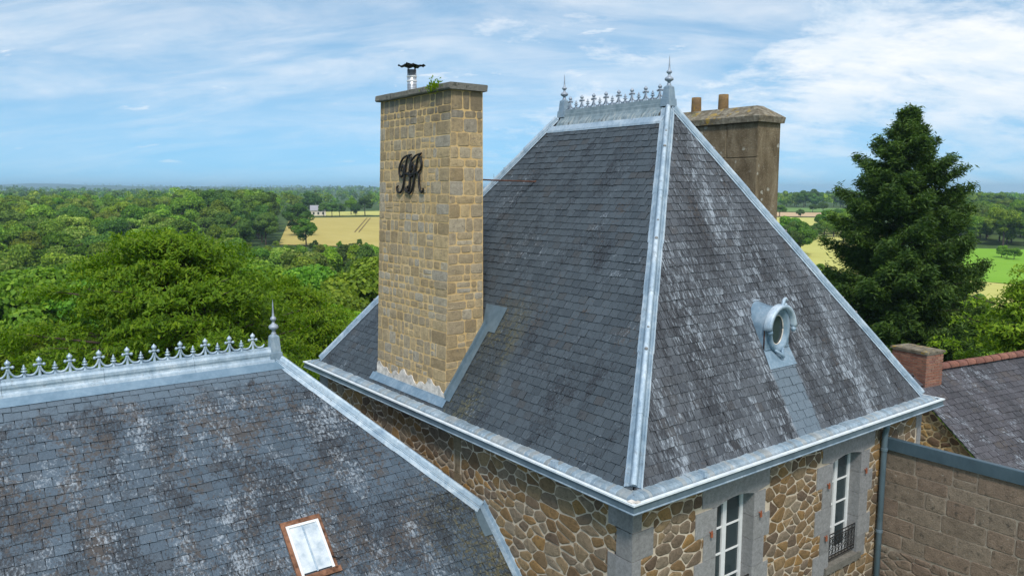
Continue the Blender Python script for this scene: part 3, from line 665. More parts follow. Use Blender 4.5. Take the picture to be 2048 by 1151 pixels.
hr = [(0, -.17-.42*(i+1), .17 if i % 2 == 0 else .42, -.17-.42*i) for i in range(9)]+[(W-2*I-.2, -5, W, 0)]
for wi, (a, c) in enumerate(WIN):
    lz = -.175; L0, L1 = a-.35, c+(.40 if wi == 0 else .46); n_ = 9; V = []; spr = -.66
    arc_ = [(a+(c-a)*k/n_, spr+.075*math.sin(math.pi*k/n_)) for k in range(n_+1)]
    out = [(L0, -.60), *[(u, z) for u, z in arc_], (L1, -.60), (L1, lz), (L0, lz)]
    V = [(u, I-.012, z) for u, z in out]+[(u, I+.30, z) for u, z in out]; k_ = len(out)
    obj('lintel', V, [tuple(range(k_)), tuple(reversed(range(k_, 2*k_)))]+[(i, k_+i, k_+(i+1) % k_, (i+1) % k_) for i in range(k_)], GRANITE, wallR)
    hr.append((L0-I, -.61, L1-I, 0))
    z = -.603; i = 0
    while z > WZ0-.02:
        h = .40 if i % 2 else .46; z0 = max(z-h, WZ0-.12); wa, wb = ((.50, .30) if i % 2 == 0 else (.30, .44))
        top = z-.004 if i else min(z, spr) 
        MB().box((a-wa, I-.013, z0+.004), (a-.0, I+.30, top)).build('jamb_stone', GRANITE, wallR); MB().box((c, I-.013, z0+.004), (c+wb, I+.30, top)).build('jamb_stone', GRANITE, wallR)
        hr += [(a-wa-I, z0, a-I, z), (c-I, z0, c+wb-I, z)]; z = z0; i += 1
    hr.append((a-I-.1, WZ0-.15, c-I+.1, 0))
    MB().box((a-.12, I-.05, WZ0-.13), (c+.12, I+.30, WZ0)).build('sill', CAP_STONE, wallR); hr.append((a-I-.12, WZ0-.13, c-I+.12, WZ0))
    yf = I+.20; fw = .055; fr = MB(); mid = (a+c)/2
    for x0, x1 in ((a, a+fw), (c-fw-.012, c), (mid-.05, mid+.05)): fr.box((x0, yf, WZ0), (x1, yf+.07, WZ1+.02))
    fr.box((a, yf+.003, WZ1-.13), (c, yf+.067, WZ1+.02)); fr.box((a, yf+.002, WZ0), (c, yf+.068, WZ0+.12))
    win = fr.build('window', WHITE, PAV)
    for s, (x0, x1) in enumerate(((a+fw, mid-.05), (mid+.05, c-fw-.012))):
        zs = [WZ0+.12+(WZ1-.13-WZ0-.12)*k/4 for k in range(5)]
        for k in range(4):
            MB().box((x0, yf+.03, zs[k]+.013), (x1, yf+.036, zs[k+1]-.013)).build('pane', GLASS, win)
            if k: MB().box((x0, yf+.012, zs[k]-.013), (x1, yf+.055, zs[k]+.013)).build('glazing_bar', WHITE, win)
    MB().box((a, yf+.12, WZ0), (c, yf+.13, WZ1+.1)).build('room_shade_sheet', DARK, win)  # dark sheet standing in for the shade of the room behind the panes
    rl = MB(); ry = I+.04; zt, zb_ = WZ0+.56, WZ0+.08
    for zz in (zt, zt-.07, zb_+.06, zb_): rl.tube([(a, ry, zz), (c, ry, zz)], .011, 5)
    nb = 9
    for k in range(nb+1):
        x = a+(c-a)*k/nb; rl.tube([(x, ry, zb_), (x, ry, zt)], .007, 4)
        if k < nb:
            xc = x+(c-a)/nb/2
            for zc, rr_ in ((zb_+.13, .042), (zb_+.235, .050), (zb_+.34, .042)): rl.tube([(xc+rr_*math.cos(q*math.pi/4), ry, zc+rr_*math.sin(q*math.pi/4)) for q in range(9)], .006, 4)
    rl.build('railing', IRON, win)
    for zz, sx in ((-1.02, a-.16), (-1.02, c+.14), (-2.0, a-.16)):
        MB().tube([(sx, I-.01, zz), (sx, I-.05, zz), (sx, I-.055, zz+.04)], .012, 5).box((sx-.022, I-.06, zz-.07), (sx+.022, I-.045, zz+.01)).build('shutter_hook', HOOK, win)
for poly in rubble([(0, -3.4), (LW, -3.4), (LW, -.17), (0, -.17)], .31, hl, 21): c = cen(poly); V, F = stone_geo(FL, poly, .014); pieces.append((wallL, FL.p(*c), abs(area(poly)), V, F))
for poly in rubble([(0, -3.9), (W-2*I, -3.9), (W-2*I, -.17), (0, -.17)], .29, hr, 22): c = cen(poly); V, F = stone_geo(FR, poly, .014); pieces.append((wallR, FR.p(*c), abs(area(poly)), V, F))
emit(pieces, 'stone', RUB, 300)
# downpipe
dp = MB().tube([(7.07, .19, -.16), (7.07, .19, -.3), (7.07, .215, -.42), (7.07, .215, -7)], .055, 12).build('downpipe', ZINC_DARK, PAV, True)
for z in (-.72, -2.35, -4.3): MB().lathe([(.055, -.03), (.066, -.025), (.066, .025), (.055, .03)], (7.07, .215, z), 12).build('collar', ZINC_DARK, dp)

# ------------------------------------------------------------------ main chimney (front face leans back a little)
CY0, CY1, CXB, CXT, CX1, CZB, CZT = 5.34, 8.07, .43, .63, 1.315, .10, 6.0
core = [(CXB, CY0, CZB), (CX1, CY0, CZB), (CX1, CY1, CZB), (CXB, CY1, CZB), (CXT, CY0, CZT), (CX1+.01, CY0, CZT), (CX1+.01, CY1, CZT), (CXT, CY1, CZT)]
CHM = obj('chimney', core, [(3, 2, 1, 0), (4, 5, 6, 7), (0, 1, 5, 4), (1, 2, 6, 5), (2, 3, 7, 6), (3, 0, 4, 7)], CH_MORTAR, PAV)
FcF = Face((CXB, CY1, CZB), (0, -1, 0), (CXT-CXB, 0, CZT-CZB)); FcR = Face((CXB, CY0, CZB), (1, 0, 0), (0, 0, 1)); FcB = Face((CX1+.003, CY0, CZB), (0, 1, 0), (0, 0, 1)); FcL = Face((CX1, CY1, CZB), (-1, 0, 0), (0, 0, 1))
pieces = []; LV = math.hypot(CXT-CXB, CZT-CZB)
for face, wd, seed, lf, rt in ((FcF, CY1-CY0, 31, (.12, .3), (.26, .62)), (FcR, CX1-CXB, 32, (.25, .5), (.12, .3)), (FcB, CY1-CY0, 33, None, None), (FcL, CX1-CXB, 34, None, None)):
    ww = (.13, .34) if face is not FcR else (.18, .42)
    for poly in coursed(.0, wd, .12, LV-.005, (.13, .27), ww, seed, .011, .020, lf, rt):
        if face in (FcR,):
            poly = [(max(u, (CXT-CXB)*v/LV+.002), v) for u, v in poly]
            if max(p_[0] for p_ in poly)-min(p_[0] for p_ in poly) < .03: continue
        if face is FcL: poly = [(min(u, CX1-CXB-(CXT-CXB)*v/LV-.01), v) for u, v in poly]
        if max(p_[0] for p_ in poly)-min(p_[0] for p_ in poly) < .03: continue
        c = cen(poly); V, F = stone_geo(face, poly, random.uniform(.002, .009), -.02, .10, .003); pieces.append((CHM, face.p(*c), abs(area(poly)), V, F))
emit(pieces, 'chimney_stone', CH_STONE, 300)
# cap of several slabs
ys = [CY0-.075, 5.98, 6.75, 7.45, CY1+.075]
for i in range(4):
    a, c = ys[i]+.003, ys[i+1]-.003; z1 = 6.135+random.uniform(-.006, .006); j = lambda: random.uniform(-.008, .008)
    V = []
    for y in (a, c):
        for x, z in ((CXT-.075, 6.002), (CXT-.09, 6.03), (CXT-.085, 6.115), (CXT-.06, z1), (CX1+.06, z1), (CX1+.085, 6.11), (CX1+.07, 6.002)): V.append((x+j(), y, z+j()*.5))
    obj('cap_slab', V, [tuple(range(6, -1, -1)), tuple(range(7, 14))]+[(k, (k+1) % 7, 7+(k+1) % 7, 7+k) for k in range(7)], CAP2G, CHM)
# torn white render at the foot and the lead flashing round it
def xroof(x): return ZB+sL*(x-E)
rag = []; u = 0.; LWc = CY1-CY0
top = [(LWc*k/26, .245+.06*(1+math.sin(k*.62+1))+.045*math.sin(k*1.9)+.03*random.random()) for k in range(27)]
poly = [(0, 0)]+[(LWc, 0)]+[(q.x, q.y) for q in spline([(a, b_, 0) for a, b_ in reversed(top)], 3)]
V = [FcF.p(a, b_, .020) for a, b_ in poly]+[FcF.p(a, b_, -.01) for a, b_ in poly]; k_ = len(poly)
obj('render_patch', V, [tuple(range(k_))]+[(i, k_+i, k_+(i+1) % k_, (i+1) % k_) for i in range(k_)], RENDER_W, CHM)
fl = MB()
fl.add([(.30, CY1+.15, xroof(.30)+.072), (.30, CY0-.10, xroof(.30)+.072), (CXB-.03, CY0-.10, xroof(CXB-.03)+.072), (CXB-.03, CY1+.15, xroof(CXB-.03)+.072), (CXB-.03, CY0-.06, .255), (CXB-.03, CY1+.06, .255), (CXB+.01, CY0-.06, .265), (CXB+.01, CY1+.06, .265)], [(0, 1, 2, 3), (3, 2, 4, 5), (5, 4, 6, 7)])
fl.build('apron_flashing', ZINC_DORM, CHM)
fl = MB(); V = []
for x in (CXB-.04, CX1+.04): zr_ = xroof(x); V += [(x, CY0-.21, zr_+.072), (x, CY0-.045, zr_+.074), (x, CY0-.04, zr_+.17), (x, CY0+.0, zr_+.18)]
fl.add(V, [(i, i+4, i+5, i+1) for i in range(3)]).build('side_flashing', ZINC_DARK, CHM)
x = CX1; MB().add([(x-.03, CY0-.42, xroof(x-.03)+.074), (x+.30, CY0-.40, xroof(x+.30)+.074), (x+.30, CY0+.3, xroof(x+.3)+.074), (x-.03, CY0+.0, xroof(x-.03)+.074)], [(0, 1, 2, 3)]).build('back_flashing', ZINC_DARK, CHM)
# flue pipe with its wavy hood
fx, fy = 1.0, 7.40
flue = MB().lathe([(.095, 6.10), (.095, 6.62), (.085, 6.62), (.085, 6.5)], (fx, fy, 0), 16).build('flue_pipe', STEEL, CHM, True)
for k in range(9): pass
rb = MB()
for k in range(7): rb.lathe([(.094, 6.13+k*.03), (.101, 6.14+k*.03), (.094, 6.15+k*.03)], (fx, fy, 0), 16)
rb.build('flue_pipe_ribs', STEEL, CHM); 
for z in (6.38, 6.47): MB().lathe([(.094, z), (.106, z+.006), (.106, z+.026), (.094, z+.032)], (fx, fy, 0), 16).build('clamp', WHITE, CHM)
hd = MB()
for q in range(4): a = q*math.pi/2+.4; hd.tube([(fx+.09*math.cos(a), fy+.09*math.sin(a), 6.55), (fx+.1*math.cos(a), fy+.1*math.sin(a), 6.70)], .009, 5)
g = 8; k0 = len(hd.v); V = []
for t_ in (0, .014):
    for j in range(g+1):
        for i in range(g+1):
            a, c = (i/g-.5)*.42, (j/g-.5)*.42; V.append((fx+a, fy+c, 6.715+t_-1.6*(a*a+c*c)*.35+.022*math.sin(a*34)*math.cos(c*20)+.03*(abs(a)+abs(c) > .33)))
n1_ = (g+1)**2; F = []
for j in range(g):
    for i in range(g): a = j*(g+1)+i; F += [(a, a+g+1, a+g+2, a+1), (n1_+a, n1_+a+1, n1_+a+g+2, n1_+a+g+1)]
hd.add(V, F).build('flue_hood', IRON, CHM)
MB().tube([(1.3, 6.31, 4.40), (3.40, 6.31, 4.36)], .016, 6).ball((3.40, 6.31, 4.36), .03).lathe([(.07, -.05), (.03, .02)], (3.43, 6.31, 4.36), 8).build('tie_rod', RUSTD, PAV)

# ------------------------------------------------------------------ the other chimney behind the ridge
RX0, RX1, RY0, RY1 = 7.70, 8.57, 3.78, 6.55
body = [(RX0, RY0, 1.0), (RX1, RY0, .1), (RX1, RY1, .1), (RX0, RY1, 1.0), (RX0+.03, RY0+.02, 5.70), (RX1, RY0+.02, 5.70), (RX1, RY1, 5.70), (RX0+.03, RY1, 5.70)]
CH2 = obj('chimney', body, [(3, 2, 1, 0), (4, 5, 6, 7), (0, 1, 5, 4), (1, 2, 6, 5), (2, 3, 7, 6), (3, 0, 4, 7)], RCH2, PAV); CH2['label'] = 'brown lichened rendered chimney with two pots'
F2 = Face((RX0, RY1, 1), (0, -1, 0), (.03, 0, 4.7)); pc = []
for poly in coursed(0, RY1-RY0, 3.0, 4.69, (.75, .95), (.7, 1.2), 77, .01, .01): V, F = stone_geo(F2, poly, .012, -.02, .05, .0); pc.append((CH2, F2.p(*cen(poly)), abs(area(poly)), V, F))
emit(pc, 'chimney_slab', RCH2, 20)
o_ = .05; zc0, zc1, zc2 = 5.70, 5.83, 6.09
V = [(RX0-o_, RY0-o_, zc0), (RX1+o_, RY0-o_, zc0), (RX1+o_, RY1+o_, zc0), (RX0-o_, RY1+o_, zc0), (RX0-o_-.02, RY0-o_-.02, zc1), (RX1+o_+.02, RY0-o_-.02, zc1), (RX1+o_+.02, RY1+o_+.02, zc1), (RX0-o_-.02, RY1+o_+.02, zc1), ((RX0+RX1)/2-.12, RY0+.28, zc2), ((RX0+RX1)/2+.12, RY0+.28, zc2), ((RX0+RX1)/2+.12, RY1-.2, zc2), ((RX0+RX1)/2-.12, RY1-.2, zc2)]
cap = obj('cap', V, [(3, 2, 1, 0)]+[(a, (a+1) % 4, 4+(a+1) % 4, 4+a) for a in range(4)]+[(4+a, 4+(a+1) % 4, 8+(a+1) % 4, 8+a) for a in range(4)]+[(8, 9, 10, 11)], CAP2, CH2)
for y in (5.07, 5.88): MB().lathe([(.125, 6.0), (.118, 6.30), (.115, 6.43), (.09, 6.43), (.085, 6.2)], (8.12, y, 0), 14).build('chimney_pot', POT, CH2, True)

# ------------------------------------------------------------------ oval dormer
xc, yf = 4.63, 1.00
def arch(hw, zs, zt, z0, n_=14): return [(xc-hw, z0)]+[(xc-hw*math.cos(math.pi*k/n_), zs+(zt-zs)*math.sin(math.pi*k/n_)) for k in range(n_+1)]+[(xc+hw, z0)]
fr_ = arch(.35, 1.72, 2.13, 1.34); bk = arch(.37, 1.78, 2.25, 1.34); k_ = len(fr_)
dorm = obj('dormer', [(a, yf+.02, z) for a, z in fr_]+[(a, yf+.30, z+.03) for a, z in fr_]+[(a, 1.72, z) for a, z in bk], [(r_*k_+i, r_*k_+i+1, (r_+1)*k_+i+1, (r_+1)*k_+i) for r_ in (0, 1) for i in range(k_-1)], ZINC_DORM, PAV, True)
dorm['label'] = 'small zinc dormer with an oval window and a curled crest'
el = lambda rx, rz, zc=1.74, n_=28: [(xc+rx*math.cos(2*math.pi*k/n_), zc+rz*math.sin(2*math.pi*k/n_)) for k in range(n_)]
# front plate: rings from arch outline down to oval
o1 = el(.30, .395); rings = [(o1, yf+.02), (o1, yf-.03), (el(.27, .365), yf-.045), (el(.225, .315), yf-.03), (el(.205, .295), yf+.01), (el(.185, .272), yf+.015), (el(.172, .258), yf+.05)]
V = [(a, y, z) for ring, y in rings for a, z in ring]; n_ = 28
obj('oval_frame', V, [(r_*n_+k, r_*n_+(k+1) % n_, (r_+1)*n_+(k+1) % n_, (r_+1)*n_+k) for r_ in range(len(rings)-1) for k in range(n_)], ZINC_DORM, dorm, True)
fill = arch(.35, 1.72, 2.13, 1.34, 26); fill = fill[:]
bm = bmesh.new(); vo = [bm.verts.new((a, yf+.021, z)) for a, z in fill]; vi = [bm.verts.new((a, yf+.021, z)) for a, z in el(.29, .385)]
eo = [bm.edges.new((vo[i], vo[(i+1) % len(vo)])) for i in range(len(vo))]; ei = [bm.edges.new((vi[i], vi[(i+1) % 28])) for i in range(28)]
bmesh.ops.triangle_fill(bm, use_beauty=True, use_dissolve=False, edges=eo+ei)
me = bpy.data.meshes.new('front_plate'); bm.to_mesh(me); bm.free(); me.materials.append(ZINC_DORM); inst('front_plate', me, dorm, Matrix())
obj('pane', [(a, yf+.045, z) for a, z in el(.18, .265)], [tuple(range(27, -1, -1))], GLASS, dorm)
hm = []
pr_ = [(.015, .0), (.02, -.10), (-.035, -.11), (-.05, -.05), (-.045, .03)]
A_ = [(xc-.375*math.cos(math.pi*k/18), 1.77+.40*math.sin(math.pi*k/18), math.pi*k/18) for k in range(19)]
V = [(a-dr*math.cos(t_)*1, yf+dy_, z+dr*math.sin(t_)) for a, z, t_ in A_ for dr, dy_ in [(.03, .03), (.035, -.09), (.005, -.115), (-.04, -.10), (-.055, -.02)]]
obj('hood_moulding', V, [(i*5+j, i*5+j+1, (i+1)*5+j+1, (i+1)*5+j) for i in range(18) for j in range(4)]+[(4, 3, 2, 1, 0), (90, 91, 92, 93, 94)], ZINC_PALE, dorm, True)
MB().tube([(a, yf+.045, z+.004) for a, z in arch(.352, 1.72, 2.135, 1.42, 20)], .013, 5).build('rusty_seam', RUSTD, dorm, True)
MB().tube([(a, 1.50, z) for a, z in arch(.366, 1.76, 2.215, 1.95, 20)], .012, 5).build('rear_seam', ZINC_PALE, dorm, True)
MB().tube([(a, yf+.032, z) for a, z in el(.176, .262)]+[(xc+.176, yf+.032, 1.74)], .012, 5).build('inner_rim', RENDER_W, dorm, True)
for s in (-1, 1): MB().ball((xc+s*.345, yf-.07, 1.735), .048, 10).build('scroll_ball', ZINC_DORM, dorm, True)
MB().tube(spline([(xc-.02, yf-.06, 2.17), (xc+.0, yf-.07, 2.22), (xc+.03, yf-.06, 2.275), (xc+.09, yf-.05, 2.295), (xc+.12, yf-.05, 2.27)], 4), [.035]*8+[.030]*9, 7).ball((xc+.07, yf-.07, 2.19), .036).build('crest_curl', ZINC_PALE, dorm, True)
MB().tube(spline([(xc-.12, yf-.02, 1.40), (xc-.05, yf-.10, 1.33), (xc+.03, yf-.10, 1.27), (xc+.05, yf-.06, 1.36), (xc+.12, yf-.03, 1.40)], 4), .028, 6).build('bottom_scroll', ZINC_DORM, dorm, True)
def yroof(y): return ZB+sR*(y-E)
MB().add([(xc-.40, .86, yroof(.86)+.085), (xc+.40, .86, yroof(.86)+.085), (xc+.37, 1.04, yroof(1.04)+.088), (xc-.37, 1.04, yroof(1.04)+.088), (xc+.35, 1.0, 1.42), (xc-.35, 1.0, 1.42)], [(0, 1, 2, 3), (3, 2, 4, 5)]).build('apron', ZINC_DORM, dorm)

# ------------------------------------------------------------------ iron monogram on the chimney
def mono_pt(cx, cy):
    px, py = cx/7.673, cy/7.673       # strokes drawn on a grid 220 x 150
    u = (8.24-px*(8.24-6.17)/103.5+.0); z = 5.23-py*(5.23-4.12)/105; x = CXB+(CXT-CXB)*(z-CZB)/(CZT-CZB)-.045
    return (x, u, z)
strokes = [[(585, 265), (540, 300), (515, 400), (500, 520), (490, 640), (465, 760), (420, 805), (385, 770), (380, 725), (400, 705)],
           [(595, 262), (500, 285), (440, 360), (415, 460), (422, 545), (450, 572), (482, 530), (490, 450), (476, 408), (455, 430), (450, 500)],
           [(545, 285), (580, 310), (600, 380), (590, 460), (560, 515), (505, 530)], [(505, 530), (570, 560), (580, 640), (575, 720), (545, 795), (512, 765), (508, 725)],
           [(745, 250), (700, 300), (675, 400), (655, 520), (640, 640), (615, 760), (580, 812), (548, 780), (540, 730), (560, 705)],
           [(745, 252), (660, 280), (600, 350), (575, 450), (580, 550), (605, 572), (635, 530), (645, 450), (630, 408), (607, 430), (600, 500)],
           [(705, 285), (735, 320), (750, 400), (735, 470), (700, 515), (650, 525)], [(655, 530), (710, 545), (715, 640), (722, 720), (750, 795), (775, 775), (780, 735)],
           [(500, 525), (600, 540), (710, 515)]]
MONO = thing('iron_monogram', 'black wrought iron monogram of interlaced script letters hung on the tall stone chimney', 'monogram', mono_pt(580, 812))
for i, st in enumerate(strokes):
    pts = spline([mono_pt(*q) for q in st], 4); MB().tube(pts, [.017+.007*math.sin(math.pi*k/len(pts)) for k in range(len(pts))], 7).build('letter_stroke', IRON, MONO, True)
# ------------------------------------------------------------------ little plant on the chimney cap
PLT = thing('cap_plant', 'small tuft of green weeds growing on the edge of the tall chimney cap', 'plant', (.56, 5.78, 6.10)); mb = MB()
for k in range(160):
    c = Vector((.55+random.gauss(-.03, .035), 5.78+random.gauss(0, .10), 6.12+random.gauss(0, .05)-abs(random.gauss(0, .03)))); d = Vector((random.gauss(-.3, 1), random.gauss(0, 1), random.gauss(.4, 1))).normalized(); s_ = d.cross(Vector((.3, .5, .8))).normalized()
    mb.add([c, c+d*.03+s_*.014, c+d*.06, c+d*.03-s_*.014], [(0, 1, 2, 3)])
mb.build('leaves', LEAF_NEAR, PLT)

# ================================================================== THE WING
WS = .9098; RYW, RZW = 6.68, 1.19                 # ridge line; front slope falls towards -y
def zf(y): return RZW+WS*(y-RYW)
XF, XL = -2.33, -12.; YE = 1.2; YBK = 2*RYW-YE
hs = (RZW-zf(3.81))/(I-XF)                          # slope of the hipped end
WING = thing('slate_wing', 'lower wing with a lichen spotted slate roof, zinc ridge cresting and a rusty skylight', 'house', ((XL+I)/2, RYW, -7))
ZE = zf(YE); wx0 = XF+(RZW-ZE)/hs
# roof planes stop at the pavilion wall
hipx = lambda y: XF+(RYW-y)*(I-XF)/(RYW-3.81)
Wroof = obj('roof', [(XL, RYW, RZW), (XF, RYW, RZW), (I-.002, 3.81, zf(3.81)), (I-.002, YE, ZE), (XL, YE, ZE), (I-.002, 2*RYW-3.81, zf(3.81)), (I-.002, YBK, ZE), (XL, YBK, ZE)],
            [(0, 4, 3, 2, 1), (1, 2, 5), (0, 1, 5, 6, 7)], UNDER, WING)
MB().box((XL, YE+.3, -7), (I-.05, YE+.7, ZE+.1)).build('wall', RUB_MORTAR, WING); MB().box((XL, YBK-.7, -7), (I-.05, YBK-.3, ZE+.1)).build('wall', RUB_MORTAR, WING)
fW = Face((XL, YE, ZE), (1, 0, 0), (0, 1, WS)); LS = math.hypot(1, WS); vR = (RYW-YE)*LS-.02
poly = [(0, 0), (I-XL-.06, 0), (I-XL-.06, (3.81-YE)*LS), (XF-XL, vR), (0, vR)]
SKH = (-3.22-XL+.13, (3.76-YE)*LS, -2.62-XL-.11, (4.24-YE)*LS)
fWh = Face((I, YE+.0, 0), (0, 1, 0), (-1, 0, hs)) ; fWh = Face((I, 3.81, zf(3.81)), (0, 1, 0), (-1, 0, hs)); lh = math.hypot(I-XF, RZW-zf(3.81)); dyh = RYW-3.81
fWb = Face((I, YBK, ZE), (-1, 0, 0), (0, -1, WS)); pbk = [(0.06, 0), (I-XL, 0), (I-XL, vR), (I-XF, vR), (.06, (3.81-YE)*LS)]
mts = {fW: SLATE_W, fWh: SLATE_W, fWb: SLATE_W}
cand = slates(fW, poly, .228, .149, SLATE_W, Wroof, 'slate', 300, 5, [SKH])+slates(fWh, [(0, 0), (2*dyh, 0), (dyh, lh)], .228, .149, SLATE_W, Wroof, 'slate', 0, 6)+slates(fWb, pbk, .228, .149, SLATE_W, Wroof, 'slate', 0, 7)
emit_slates(cand, Wroof, 'slate', mts, 300)
nW = Vector((0, -WS, 1)).normalized(); nH = Vector((hs, 0, 1)).normalized(); nWb = Vector((0, WS, 1)).normalized()
for P0, d1, n1, d2, n2 in ((Vector((I-.09, 3.81+.09*1.08, zf(3.81)+.09*hs)), Vector((-1, 0, 0)), nW, Vector((0, 1, 0)), nH), (Vector((I-.02, 2*RYW-3.81, zf(3.81))), Vector((0, -1, 0)), nH, Vector((-1, 0, 0)), nWb)):
    P1 = Vector((XF, RYW, RZW)); ax = (P1-P0).normalized()
    d1 = d1-ax*d1.dot(ax); d1 = (d1-n1*d1.dot(n1)).normalized(); d2 = d2-ax*d2.dot(ax); d2 = (d2-n2*d2.dot(n2)).normalized()
    zinc_hip(WING, 'hip_capping', P0, P1-ax*.02, d1, n1, d2, n2, .185, ZINC_PALE, 1.0, False, .042)
rp = [(-.175, 1.035), (-.165, 1.07), (-.150, 1.075), (-.125, 1.155), (-.115, 1.16), (-.085, 1.185), (-.080, 1.215), (-.092, 1.25), (-.088, 1.295), (-.062, 1.33), (-.05, 1.335), (-.045, 1.368)]
rp = rp+[(-s, z) for s, z in reversed(rp)]
sweep(WING, 'ridge_capping', ZINC_PALE, XL, XF-.06, 'x', [(RYW+s, z) for s, z in rp], 7)
obj('ridge_flashing', [(x, y, zf(y)+.052) for y in (6.60, 6.42) for x in (XL, XF+.02 if y > 6.5 else XF+.17)], [(0, 1, 3, 2)], ZINC_BAND, WING)
finial(WING, XF-.02, RYW, 1.10, .50, 1.02)
cresting(WING, XF-.20, XF-.20-.408*22, 22, RYW, 1.366, 'x')
# flashing of the wing roof against the pavilion wall
V = []
for y in (3.86, YE): V += [(I-.14, y, zf(y)+.060), (I-.05, y, zf(y)+.062), (I-.028, y, zf(y)+.14), (I-.002, y, zf(y)+.145)]
obj('wall_flashing', V, [(i+1, i, i+4, i+5) for i in range(3)], ZINC, WING)
V = []
for y, x in ((3.86, I-.0), (5.3, I-.0)): V += [(I-.10, y, zf(3.81)+.03), (I-.028, y, zf(3.81)+.035), (I-.024, y, zf(3.81)+.12), (I-.002, y, zf(3.81)+.125)]
obj('wall_flashing', V, [(i+1, i, i+4, i+5) for i in range(3)], ZINC, WING)
MB().add([(I-.30, 3.62, zf(3.62)+.060), (I-.06, 3.62, zf(3.62)+.060), (I-.06, 3.95, zf(3.9)+.05), (I-.24, 3.95, zf(3.95)+.05), (I-.30, 3.45, zf(3.45)+.058), (I-.06, 3.45, zf(3.45)+.058)], [(0, 1, 2, 3), (4, 5, 1, 0)]).build('valley_patch', ZINC_DARK, WING)
# skylight
sf = Face((-3.22, 3.68, zf(3.68)), (1, 0, 0), (0, 1, WS)); sw, sh = .60, .64*LS
fm = MB()
def fbox(mb, u0, v0, u1, v1, h0, h1):
    P = [sf.p(u, v, h) for h in (h0, h1) for u, v in ((u0, v0), (u1, v0), (u1, v1), (u0, v1))]; mb.add(P, [(3, 2, 1, 0), (4, 5, 6, 7), (0, 1, 5, 4), (1, 2, 6, 5), (2, 3, 7, 6), (3, 0, 4, 7)]); return mb
for a in ((-.02, -.03, .045, sh+.03), (sw-.03, -.03, sw+.02, sh+.03), (.045, sh-.05, sw-.03, sh+.03), (-.03, -.09, sw+.06, -.0)): fbox(fm, *a, -.01, .060)
skl = fm.build('skylight', RUST, WING); skl['label'] = 'small rusty framed skylight with two panes coloured pale as if reflecting the sky'
fbox(MB(), .075, .03, sw/2-.008, sh-.075, .03, .052).build('pane', SKYGLASS, skl); fbox(MB(), sw/2+.008, .03, sw-.06, sh-.075, .03, .052).build('pane', SKYGLASS, skl)
fbox(MB(), sw/2-.012, .01, sw/2+.012, sh-.06, .05, .066).build('glazing_bar', ZINC_PALE, skl)
for a in ((.045, .0, .085, sh-.05), (sw-.07, .0, sw-.03, sh-.05), (.086, sh-.09, sw-.071, sh-.05)): fbox(MB(), *a, .04, .070).build('putty_edge', WHITE, skl)
MB().tube([sf.p(sw-.03, .16, .09), sf.p(sw+.06, .10, .07), sf.p(sw+.14, .12, .05)], .009, 5).build('stay', IRON, skl)

# ================================================================== YARD WALL with zinc coping
YX = 7.2
YW = thing('yard_wall', 'reddish stone block wall with a flat blue grey zinc coping beside the downpipe', 'wall', (YX+.17, -2.4, -7))
ywm = MB().box((YX, -5.4, -7), (YX+.35, .296, -.86)).box((YX+.001, -5.4, -.859), (YX+.06, .294, -.70)).build('wall', OLD_MORTAR, YW)
cpp = [(YX-.05, -.735), (YX-.05, -.512), (YX-.035, -.502), (YX+.05, -.505), (YX+.42, -.80), (YX+.42, -.86)]
obj('coping', [(x, y, z) for y in (.29, -5.45) for x, z in cpp], [tuple(range(6)), tuple(range(11, 5, -1))]+[((i+1) % 6, i, 6+i, 6+(i+1) % 6) for i in range(6)], COPE, YW)
fY = Face((YX, .296, -7), (0, -1, 0), (0, 0, 1)); pieces = []
for poly in coursed(0, 5.6, 4.35, 6.27, (.24, .36), (.34, .85), 41, .008, .012): V, F = stone_geo(fY, poly, random.uniform(.002, .010), -.02, .08, .003); pieces.append((ywm, fY.p(*cen(poly)), abs(area(poly)), V, F))
emit(pieces, 'block', OLD_ST, 200); pieces = []
for poly in rubble([(0, 3.3), (5.6, 3.3), (5.6, 4.32), (0, 4.32)], .26, [], 42): V, F = stone_geo(fY, poly, .012); pieces.append((ywm, fY.p(*cen(poly)), abs(area(poly)), V, F))
emit(pieces, 'rubble_stone', OLD_ST, 100)

# ================================================================== COTTAGE on the right
cu, cw = Vector((.985, -.174, 0)).normalized(), Vector((-.174, -.985, 0)).normalized(); CA = Vector((10.38, 1.59, 0.)); CS = .76; CL, CWD = 9., 3.4
COT = thing('slate_cottage', 'low cottage with a brownish slate roof, red ridge tiles and a brick chimney', 'house', CA+cu*CL/2+Vector((0, 0, -7)))
P = lambda u, q, z: CA+cu*u+cw*q+Vector((0, 0, z))
croof = obj('roof', [P(0, 0, 0), P(CL, 0, 0), P(CL, CWD, -CS*CWD), P(0, CWD, -CS*CWD), P(CL, -CWD, -CS*CWD), P(0, -CWD, -CS*CWD)], [(0, 3, 2, 1), (0, 1, 4, 5)], UNDER, COT)
g0 = .12; gable = obj('gable_wall', [P(g0, 0, -.12), P(g0, CWD-.2, -CS*CWD+.0), P(g0, CWD-.2, -7), P(g0, -CWD+.2, -7), P(g0, -CWD+.2, -CS*CWD)], [(4, 3, 2, 1, 0)], YMORTAR, COT)
MB().add([P(g0, CWD-.2, -7), P(CL, CWD-.2, -7), P(CL, CWD-.2, -CS*CWD), P(g0, CWD-.2, -CS*CWD)], [(0, 1, 2, 3)]).build('wall', YMORTAR, COT)
fG = Face(P(g0, -CWD+.2, 0), cw, (0, 0, 1)); pieces = []; q0 = CWD-.2
